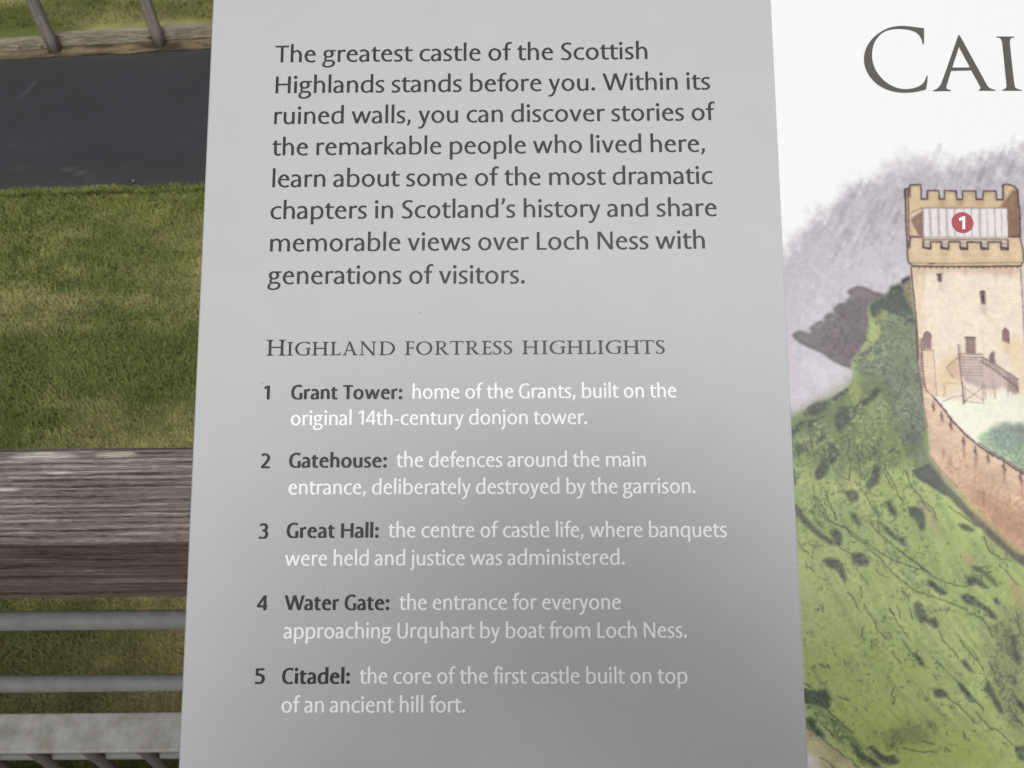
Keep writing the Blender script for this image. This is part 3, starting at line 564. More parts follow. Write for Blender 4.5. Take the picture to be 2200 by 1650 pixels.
["L",[1793,-212,1801,-217,1806,-226],0.49999999999999994,[66,48,52],0.672,0.1],
["L",[1815,-231,1823,-235,1828,-245],0.49999999999999994,[66,48,52],0.672,0.1],
["L",[1837,-252,1845,-257,1850,-266],0.49999999999999994,[66,48,52],0.672,0.1],
["L",[1859,-268,1867,-273,1872,-282],0.49999999999999994,[66,48,52],0.672,0.1],
["L",[1881,-285,1889,-290,1894,-299],0.49999999999999994,[66,48,52],0.672,0.1],
["L",[1903,-297,1911,-301,1916,-311],0.49999999999999994,[66,48,52],0.672,0.1],
["L",[1925,-309,1933,-314,1938,-323],0.49999999999999994,[66,48,52],0.672,0.1],
["L",[1947,-325,1955,-329,1960,-339],0.49999999999999994,[66,48,52],0.672,0.1],
["L",[1969,-341,1977,-346,1982,-355],0.49999999999999994,[66,48,52],0.672,0.1],
["L",[1991,-355,1999,-360,2004,-369],0.49999999999999994,[66,48,52],0.672,0.1],
["L",[1676,-81,1676,-107,1682,-115],0.44249999999999995,[66,48,52],0.784,0.1],
["L",[1670,-95,1676,-107],0.38499999999999995,[66,48,52],0.672,0.1],
["F",[1672,-91,1684,-91,1679,-126,1672,-126],[128,98,92],0.3,0.6,0.0,0.0,0.04,0.05],
["L",[1706,-122,1706,-148,1712,-155],0.44249999999999995,[66,48,52],0.784,0.1],
["L",[1700,-136,1706,-148],0.38499999999999995,[66,48,52],0.672,0.1],
["F",[1702,-131,1714,-131,1709,-167,1702,-167],[128,98,92],0.3,0.6,0.0,0.0,0.04,0.05],
["L",[1740,-157,1740,-183,1746,-190],0.44249999999999995,[66,48,52],0.784,0.1],
["L",[1734,-171,1740,-183],0.38499999999999995,[66,48,52],0.672,0.1],
["F",[1736,-167,1748,-167,1743,-202,1736,-202],[128,98,92],0.3,0.6,0.0,0.0,0.04,0.05],
["L",[1785,-221,1785,-247,1791,-254],0.44249999999999995,[66,48,52],0.784,0.1],
["L",[1779,-235,1785,-247],0.38499999999999995,[66,48,52],0.672,0.1],
["F",[1781,-230,1793,-231,1788,-266,1781,-266],[128,98,92],0.3,0.6,0.0,0.0,0.04,0.05],
["L",[1829,-261,1829,-287,1835,-294],0.44249999999999995,[66,48,52],0.784,0.1],
["L",[1822,-275,1829,-287],0.38499999999999995,[66,48,52],0.672,0.1],
["F",[1825,-270,1837,-271,1831,-306,1825,-305],[128,98,92],0.3,0.6,0.0,0.0,0.04,0.05],
["L",[1876,-287,1876,-313,1882,-320],0.44249999999999995,[66,48,52],0.784,0.1],
["L",[1869,-301,1876,-313],0.38499999999999995,[66,48,52],0.672,0.1],
["F",[1871,-296,1884,-296,1878,-331,1872,-331],[128,98,92],0.3,0.6,0.0,0.0,0.04,0.05],
["L",[1936,-322,1936,-348,1942,-355],0.44249999999999995,[66,48,52],0.784,0.1],
["L",[1929,-336,1936,-348],0.38499999999999995,[66,48,52],0.672,0.1],
["F",[1931,-332,1943,-332,1938,-366,1931,-366],[128,98,92],0.3,0.6,0.0,0.0,0.04,0.05],
["L",[1997,-364,1997,-390,2003,-397],0.44249999999999995,[66,48,52],0.784,0.1],
["L",[1991,-378,1997,-390],0.38499999999999995,[66,48,52],0.672,0.1],
["F",[1993,-374,2005,-374,1999,-408,1993,-408],[128,98,92],0.3,0.6,0.0,0.0,0.04,0.05],
["L",[1650,-293,1664,-319,1707,-375,1754,-426],0.26999999999999996,[66,48,52],0.56,0.1],
["L",[1628,256,1626,81,1636,-86],0.38499999999999995,[66,48,52],0.784,0.1],
["L",[1339,-226,1328,-287,1334,-343,1325,-389],0.34,[52,58,46],0.8,0.4],
["L",[1370,-249,1364,-319,1378,-389],0.34,[52,58,46],0.8,0.4],
["L",[1464,-320,1476,-357,1501,-399,1512,-445,1537,-482],0.34,[52,58,46],0.8,0.4],
["L",[1542,-344,1569,-413,1603,-460,1632,-515],0.34,[52,58,46],0.8,0.4],
["L",[1229,-435,1245,-481,1270,-545],0.34,[52,58,46],0.8,0.4],
["L",[1184,-411,1187,-448,1208,-481,1242,-550],0.34,[52,58,46],0.8,0.4],
["L",[1387,-435,1403,-482,1428,-528],0.34,[52,58,46],0.8,0.4],
["L",[1287,-403,1308,-435,1325,-467],0.34,[52,58,46],0.8,0.4],
["L",[1140,-168,1197,-154,1245,-136],0.34,[52,58,46],0.8,0.4],
["L",[1490,-278,1519,-264,1480,-292],0.34,[52,58,46],0.8,0.4],
["L",[1288,-221,1284,-249],0.34,[52,58,46],0.8,0.4],
["L",[1625,-483,1651,-510,1657,-547],0.34,[52,58,46],0.8,0.4],
["L",[1391,-527,1415,-582,1463,-628,1542,-691,1637,-768,1704,-796,1758,-802],0.34,[52,58,46],0.8,0.4],
["L",[1182,-452,1228,-540,1260,-558,1305,-577,1393,-645,1481,-700,1616,-750],0.34,[52,58,46],0.8,0.4],
["L",[1296,-568,1331,-609,1371,-636,1436,-700,1478,-754,1556,-817,1654,-849,1751,-889],0.34,[52,58,46],0.8,0.4],
["L",[1494,-655,1546,-696,1611,-746],0.34,[52,58,46],0.8,0.4],
["L",[1273,-650,1318,-677],0.34,[52,58,46],0.8,0.4],
["L",[1357,-866,1369,-897,1390,-928,1405,-968,1435,-995],0.34,[52,58,46],0.8,0.4],
["L",[1452,-880,1472,-920,1488,-951,1517,-991],0.34,[52,58,46],0.8,0.4],
["L",[1494,-999,1510,-1026,1531,-1052,1548,-1066],0.34,[52,58,46],0.8,0.4],
["L",[1637,-965,1656,-1009,1686,-1040,1706,-1075],0.34,[52,58,46],0.8,0.4],
["L",[1716,-1004,1740,-1040,1773,-1079],0.34,[52,58,46],0.8,0.4],
["L",[1773,-898,1825,-939,1827,-970,1839,-992],0.34,[52,58,46],0.8,0.4],
["L",[1350,-754,1365,-772,1376,-794],0.34,[52,58,46],0.8,0.4],
["L",[1347,-799,1350,-821,1348,-840],0.34,[52,58,46],0.8,0.4],
["L",[1410,-736,1432,-754,1459,-768],0.34,[52,58,46],0.8,0.4],
["L",[1293,-821,1308,-834,1325,-861,1335,-886],0.34,[52,58,46],0.8,0.4],
["L",[1515,-822,1531,-853],0.34,[52,58,46],0.8,0.4],
["L",[1529,-884,1540,-920],0.34,[52,58,46],0.8,0.4],
["L",[1479,-875,1495,-920],0.34,[52,58,46],0.8,0.4],
["L",[1174,-517,1199,-563,1213,-576],0.34,[52,58,46],0.8,0.4],
["L",[1109,-622,1130,-654,1157,-674],0.34,[52,58,46],0.8,0.4],
["L",[1141,-712,1167,-744],0.34,[52,58,46],0.8,0.4],
["L",[1837,-611,1851,-665,1894,-697,1935,-702],0.34,[52,58,46],0.8,0.4],
["L",[1909,-738,1933,-774,1954,-796],0.34,[52,58,46],0.8,0.4],
["L",[1707,-492,1769,-538,1812,-574],0.34,[52,58,46],0.8,0.4],
["L",[1462,-352,1483,-394,1494,-426],0.34,[52,58,46],0.8,0.4],
["L",[1406,-356,1385,-389],0.34,[52,58,46],0.8,0.4],
["L",[1426,-554,1433,-591],0.34,[52,58,46],0.8,0.4],
["L",[1620,-1076,1645,-1107,1679,-1137,1729,-1190,1782,-1255],0.34,[52,58,46],0.8,0.4],
["L",[1646,-1211,1681,-1233,1714,-1268,1755,-1311],0.34,[52,58,46],0.8,0.4],
["L",[1754,-1263,1799,-1319,1842,-1341,1883,-1384],0.34,[52,58,46],0.8,0.4],
["L",[1451,-1176,1440,-1202,1453,-1215,1445,-1237],0.34,[52,58,46],0.8,0.4],
["L",[1700,-1332,1707,-1354,1729,-1369],0.34,[52,58,46],0.8,0.4],
["L",[1110,-1322,1141,-1338,1179,-1370,1222,-1404,1256,-1430,1282,-1443,1299,-1468],0.34,[52,58,46],0.8,0.4],
["L",[1144,-1267,1182,-1318,1216,-1357],0.34,[52,58,46],0.8,0.4],
["L",[1759,-1033,1778,-1077,1797,-1116],0.34,[52,58,46],0.8,0.4],
["L",[1937,-896,1942,-949,1956,-989],0.34,[52,58,46],0.8,0.4],
["L",[1546,-1370,1589,-1383],0.34,[52,58,46],0.8,0.4],
["L",[1455,-1041,1467,-1067,1486,-1088],0.34,[52,58,46],0.8,0.4],
["L",[1527,-1054,1545,-1050,1552,-1076],0.34,[52,58,46],0.8,0.4],
["L",[1347,-952,1341,-987,1353,-1003],0.34,[52,58,46],0.8,0.4],
["L",[1233,-1204,1277,-1221],0.34,[52,58,46],0.8,0.4],
["L",[1158,-1430,1184,-1442,1210,-1468],0.34,[52,58,46],0.8,0.4],
["L",[1472,-1396,1507,-1407,1579,-1409],0.34,[52,58,46],0.8,0.4],
["L",[1629,-1392,1650,-1411],0.34,[52,58,46],0.8,0.4],
["L",[1603,-1129,1615,-1150],0.34,[52,58,46],0.8,0.4],
["L",[1878,-1225,1901,-1277,1924,-1315],0.34,[52,58,46],0.8,0.4],
["L",[1822,-1085,1847,-1164],0.34,[52,58,46],0.8,0.4],
["L",[1177,-1241,1220,-1284,1262,-1323,1288,-1344],0.34,[52,58,46],0.8,0.4],
["L",[1109,-1158,1136,-1175],0.34,[52,58,46],0.8,0.4],
["D",[1131,-1088,1212,-1099],10],
["D",[1132,-626,1199,-649],8],
["D",[1167,-744,1218,-812],8],
["D",[1161,-865,1205,-888],6],
["D",[1493,-727,1619,-836],22],
["D",[1352,-950,1451,-1030],16],
["D",[1415,-879,1475,-937],10],
["D",[1465,-813,1536,-844],8],
["D",[1495,-1049,1538,-1085],8],
["D",[1231,-1075,1347,-1102],6],
["D",[1101,-967,1152,-1038],4],
["D",[1630,-871,1678,-903],7],
["D",[1579,-610,1644,-674],8],
["D",[1289,-1331,1481,-1396],12],
["D",[1108,-1188,1195,-1254],30],
["D",[1112,-1288,1171,-1353],16],
["D",[1277,-1383,1371,-1455],20],
["D",[1348,-1396,1447,-1451],14],
["D",[1553,-867,1629,-951],18],
["D",[1737,-836,1841,-908],16],
["D",[1322,-677,1379,-718],12],
["D",[1211,-695,1286,-745],12],
["D",[1768,-724,1843,-765],14],
["D",[1609,-777,1674,-827],10],
["D",[1449,-564,1532,-637],12],
["D",[1858,-1147,1929,-1320],18],
["D",[1140,-168,1256,-295],26],
["D",[1298,-202,1484,-297],26],
["D",[1187,-365,1308,-527],22],
["D",[1494,-71,1604,-251],26],
["D",[1303,-108,1467,-203],26]]
TEXT=[
["intro_text","The greatest castle of the Scottish",-99.89,138.19,57.96,138.06],
["intro_text","Highlands stands before you. Within its",-99.31,124.36,83.96,124.19],
["intro_text","ruined walls, you can discover stories of",-99.44,110.67,85.51,110.59],
["intro_text","the remarkable people who lived here,",-99.87,96.9,80.82,96.83],
["intro_text","learn about some of the most dramatic",-99.33,83.09,83.52,82.93],
["intro_text","chapters in Scotland's history and share",-99.71,69.41,84.67,69.11],
["intro_text","memorable views over Loch Ness with",-99.39,55.55,79.31,55.34],
["intro_text","generations of visitors.",-100.01,41.82,5.45,41.33],
["heading","HIGHLAND",-99.62,12.11,-47.21,12.05],
["heading","fORTRESS",-43.43,12.05,0.21,12.02],
["heading","hIGHLIGHTS",4.04,12.04,61.7,11.84],
["list_number","1",-99.98,-5.7,-97.41,-5.69],
["list_title","Grant Tower:",-88.88,-5.67,-44.02,-5.83],
["list_description","home of the Grants, built on the",-39.94,-5.74,65.77,-5.78],
["list_description","original 14th-century donjon tower.",-88.67,-16.13,29.82,-16.24],
["list_number","2",-100.27,-33.12,-96.19,-33.12],
["list_title","Gatehouse:",-88.89,-32.96,-49.83,-33.07],
["list_description","the defences around the main",-46.11,-32.96,52.83,-33.23],
["list_description","entrance, deliberately destroyed by the garrison.",-88.76,-43.54,72.11,-43.76],
["list_number","3",-100.1,-60.64,-96.18,-60.64],
["list_title","Great Hall:",-89.06,-60.45,-52.62,-60.53],
["list_description","the centre of castle life, where banquets",-48.88,-60.4,83.81,-60.8],
["list_description","were held and justice was administered.",-89.32,-71.2,43.62,-71.21],
["list_number","4",-99.72,-88.19,-95.48,-88.18],
["list_title","Water Gate:",-89.11,-88.13,-48.05,-88.2],
["list_description","the entrance for everyone",-44.26,-88.16,41.78,-88.23],
["list_description","approaching Urquhart by boat from Loch Ness.",-89.05,-98.79,66.97,-98.89],
["list_number","5",-99.73,-115.65,-95.67,-115.65],
["list_title","Citadel:",-89.14,-115.7,-62.84,-115.72],
["list_description","the core of the first castle built on top",-59.18,-115.68,66.64,-115.85],
["list_description","of an ancient hill fort.",-88.94,-126.27,-18.54,-126.38]]
TITLE=[[[1749,1505,1718,1509,1674,1516,1634,1516,1598,1508,1552,1483,1514,1444,1493,1402,1488,1370,1490,1333,1505,1293,1533,1258,1571,1233,1610,1220,1654,1216,1698,1220,1738,1230,1742,1243,1746,1261,1750,1290,1745,1291,1738,1272,1726,1255,1700,1240,1660,1232,1621,1237,1582,1257,1552,1287,1530,1327,1522,1369,1525,1406,1534,1438,1553,1467,1577,1489,1608,1500,1643,1503,1682,1499,1712,1489,1728,1473,1737,1452,1739,1433,1744,1433,1748,1473]],[[1894,1474,1901,1462,1988,1261,1997,1240,2012,1230,2028,1226,2027,1222,1958,1223,1958,1227,1967,1234,1964,1244,1934,1313,1849,1312,1824,1242,1825,1233,1842,1227,1841,1223,1768,1222,1766,1225,1786,1234,1799,1248,1808,1265,1879,1440,1886,1461],[1890,1419,1855,1327,1929,1327]],[[2050,1464,2125,1463,2124,1459,2110,1455,2105,1445,2104,1427,2107,1250,2110,1236,2121,1228,2137,1225,2136,1221,2055,1222,2055,1226,2069,1231,2075,1240,2075,1258,2073,1427,2071,1446,2067,1456,2052,1460]]]
MARK=[184.76,65.4,4.43]
ONE=[1833,671,1851,680,1859,679,1855,626,1844,626,1847,666,1835,660]
SPECKS=[[92.07,148.33,0.22],[-37.17,29.43,0.24],[-73.96,-80.09,0.22],[58.82,0.39,0.24],[-65.03,-71.93,0.22],[-48.06,-72.18,0.16],[50.43,0.25,0.14],[63.51,-101.4,0.18],[145.84,-23.04,0.26],[-81.13,40.82,0.16],[25.73,-77.07,0.2],[1.89,37.86,0.13],[-100.79,1.01,0.24],[-99.85,1.19,0.16],[-29.59,-54.3,0.14],[21.0,5.34,0.14],[64.26,-123.08,0.16],[-78.95,-131.32,0.14],[75.82,34.79,0.16],[-56.65,26.1,0.12],[43.47,23.47,0.12],[48.17,150.09,0.14],[-40.71,133.24,0.16],[-30.98,-114.3,0.13],[13.84,-104.04,0.13],[82.56,-85.04,0.14],[-115.83,-59.35,0.14],[-114.63,51.85,0.15],[-104.85,-107.19,0.14],[38.35,50.63,0.12],[-17.04,120.53,0.13]]

pair = lambda l: [tuple(l[i:i+2]) for i in range(0, len(l), 2)]
ART = [(a[0], pair(a[1]), *a[2:]) if len(a) > 1 else (a[0],) for a in ART]
TITLE = [[pair(l) for l in g_] for g_ in TITLE]; ONE = pair(ONE)
# ------------------------------------------------------------------ lettering: pen-stroke glyphs -> outlines -> faces
def crom(P, step=3.0):
    P = [tuple(p) if len(p) == 3 else (p[0], p[1], None) for p in P]; out = []; n = len(P)
    X = [np.array(p[:2], float) for p in P]
    for i in range(n-1):
        p0 = X[i-1] if i > 0 else 2*X[0]-X[1]; p1, p2 = X[i], X[i+1]; p3 = X[i+2] if i+2 < n else 2*X[-1]-X[-2]
        t0 = 0; t1 = t0+max(np.linalg.norm(p1-p0), 1e-3)**.5; t2 = t1+max(np.linalg.norm(p2-p1), 1e-3)**.5; t3 = t2+max(np.linalg.norm(p3-p2), 1e-3)**.5
        k = max(2, int(np.linalg.norm(p2-p1)/step))
        for j in range(k):
            t = t1+(t2-t1)*j/k
            A1 = (t1-t)/(t1-t0)*p0+(t-t0)/(t1-t0)*p1; A2 = (t2-t)/(t2-t1)*p1+(t-t1)/(t2-t1)*p2; A3 = (t3-t)/(t3-t2)*p2+(t-t2)/(t3-t2)*p3
            B1 = (t2-t)/(t2-t0)*A1+(t-t0)/(t2-t0)*A2; B2 = (t3-t)/(t3-t1)*A2+(t-t1)/(t3-t1)*A3
            out.append(((t2-t)/(t2-t1)*B1+(t-t1)/(t2-t1)*B2, i+j/k))
    out.append((X[-1], n-1.)); return out, P
def stroke_field(X, Y, pts, V, H, smooth, ratio, clip, closed=False):
    if smooth: smp, P = crom(pts)
    else:
        P = [tuple(p) if len(p) == 3 else (p[0], p[1], None) for p in pts]; smp = [(np.array(p[:2], float), float(i)) for i, p in enumerate(P)]
    q = np.array([s[0] for s in smp]); par = np.array([s[1] for s in smp]); n = len(q)
    d = np.zeros_like(q); d[1:-1] = q[2:]-q[:-2]; d[0] = q[1]-q[0]; d[-1] = q[-1]-q[-2]
    L = np.maximum(np.linalg.norm(d, axis=1), 1e-6); ux, uy = d[:, 0]/L, d[:, 1]/L
    auto = np.sqrt((V*uy)**2+(H*ux)**2)
    fac = []
    for i, p in enumerate(P):
        if p[2] is None: fac.append(1.)
        else: fac.append(p[2]*ratio/auto[int(np.argmin(abs(par-i)))])
    w = auto*np.interp(par, np.arange(len(P)), fac)
    F = np.full(X.shape, 1e3)
    arc = np.concatenate([[0], np.cumsum(np.linalg.norm(np.diff(q, axis=0), axis=1))]); tot = arc[-1]
    for i in range(n-1):
        a, b = q[i], q[i+1]; ab = b-a; l2 = max(ab@ab, 1e-9)
        t = np.clip(((X-a[0])*ab[0]+(Y-a[1])*ab[1])/l2, 0, 1)
        f = np.hypot(X-a[0]-t*ab[0], Y-a[1]-t*ab[1])-(w[i]*(1-t)+w[i+1]*t)/2
        if not closed:
            if arc[i] < w[0]*1.2: f = np.maximum(f, -((X-q[0, 0])*ux[0]+(Y-q[0, 1])*uy[0]))
            if tot-arc[i+1] < w[-1]*1.2: f = np.maximum(f, (X-q[-1, 0])*ux[-1]+(Y-q[-1, 1])*uy[-1])
        F = np.minimum(F, f)
    if clip: F = np.maximum(F, np.maximum(clip[0]-Y, Y-clip[1]))
    return F
def poly_field(X, Y, pts, grow=0, clip=None):
    P = np.array(pts, float); n = len(P); D = np.full(X.shape, 1e9); ins = np.zeros(X.shape, bool)
    for i in range(n):
        a, b = P[i], P[(i+1) % n]; ab = b-a; l2 = max(ab@ab, 1e-9)
        t = np.clip(((X-a[0])*ab[0]+(Y-a[1])*ab[1])/l2, 0, 1)
        D = np.minimum(D, np.hypot(X-a[0]-t*ab[0], Y-a[1]-t*ab[1]))
        c = ((a[1] > Y) != (b[1] > Y)) & (X < (b[0]-a[0])*(Y-a[1])/((b[1]-a[1]) or 1e-9)+a[0]); ins ^= c
    F = np.where(ins, -D, D)-grow
    if clip: F = np.maximum(F, np.maximum(clip[0]-Y, Y-clip[1]))
    return F
def contours(F, x0, y0, h):
    S = F < 0; ny, nx = F.shape; seg = {}
    def ex(i, j): t = F[i, j]/(F[i, j]-F[i, j+1]); return ('h', i, j), (x0+(j+t)*h, y0+i*h)
    def ey(i, j): t = F[i, j]/(F[i, j]-F[i+1, j]); return ('v', i, j), (x0+j*h, y0+(i+t)*h)
    pos = {}; nxt = {}
    act = np.argwhere((S[:-1, :-1].astype(int)+S[1:, :-1]+S[:-1, 1:]+S[1:, 1:]) % 4 != 0)
    for i, j in act:
        a, b, c, d = S[i, j], S[i, j+1], S[i+1, j+1], S[i+1, j]
        E = []
        if a != b: E.append((0,)+ex(i, j))
        if b != c: E.append((1,)+ey(i, j+1))
        if c != d: E.append((2,)+ex(i+1, j))
        if d != a: E.append((3,)+ey(i, j))
        for e in E: pos[e[1]] = e[2]
        ins = [a, b, c, d]
        if len(E) == 2:
            k0, k1 = E[0], E[1]; pairs = [(k0, k1)]
        else: pairs = [(E[0], E[3]), (E[2], E[1])] if a else [(E[0], E[1]), (E[2], E[3])]
        for k0, k1 in pairs: nxt.setdefault(k0[1], []).append(k1[1]); nxt.setdefault(k1[1], []).append(k0[1])
    loops = []; seen = set()
    for s in nxt:
        if s in seen: continue
        lp = [s]; seen.add(s); cur = s
        while True:
            m = [k for k in nxt[cur] if k not in seen]
            if not m: break
            cur = m[0]; seen.add(cur); lp.append(cur)
        if len(lp) > 5: loops.append([pos[k] for k in lp])
    return loops
def rdp(P, eps):
    P = np.array(P); n = len(P); keep = np.zeros(n, bool); k = int(np.argmax(np.hypot(*(P-P[0]).T))); keep[[0, k]] = True
    st = [(0, k), (k, n)]
    while st:
        a, b = st.pop()
        if b-a < 2: continue
        pa, pb = P[a], P[b % n]; d = pb-pa; l = np.hypot(*d) or 1e-9
        q = P[a+1:b]-pa; dist = abs(q[:, 0]*d[1]-q[:, 1]*d[0])/l; m = int(np.argmax(dist))
        if dist[m] > eps: keep[a+1+m] = True; st += [(a, a+1+m), (a+1+m, b)]
    return P[keep]
# glyph table: width, left bearing, right bearing, strokes.  s = smooth, l = straight, p = polygon, d = dot; x-height 100
ARCH = [(16, 76, 9), (30, 90, 13), (50, 96.5, 15.5), (69, 87), (78, 62), (78, 30), (78, 0)]
BOWL = [(16, 76, 9), (31, 91, 13), (54, 96.5, 15.5), (79, 82), (88, 50), (79, 17), (55, 3.5, 15), (32, 3.5, 14), (11, 10, 15)]
mx = lambda P, W: [(W-p[0],)+tuple(p[1:]) for p in P]
rot = lambda P, W: [(W-p[0], 100-p[1])+tuple(p[2:]) for p in P]
sh = lambda P, dx: [(p[0]+dx,)+tuple(p[1:]) for p in P]
OO = [(52, 96.2), (24, 83), (11.2, 50), (24, 17), (52, 3.8), (80, 17), (92.8, 50), (80, 83), (52, 96.2)]
COMMA = [(6, 28), (30, 28), (30, 10), (22, -10), (8, -25), (-2, -17), (7, -4), (9, 8)]
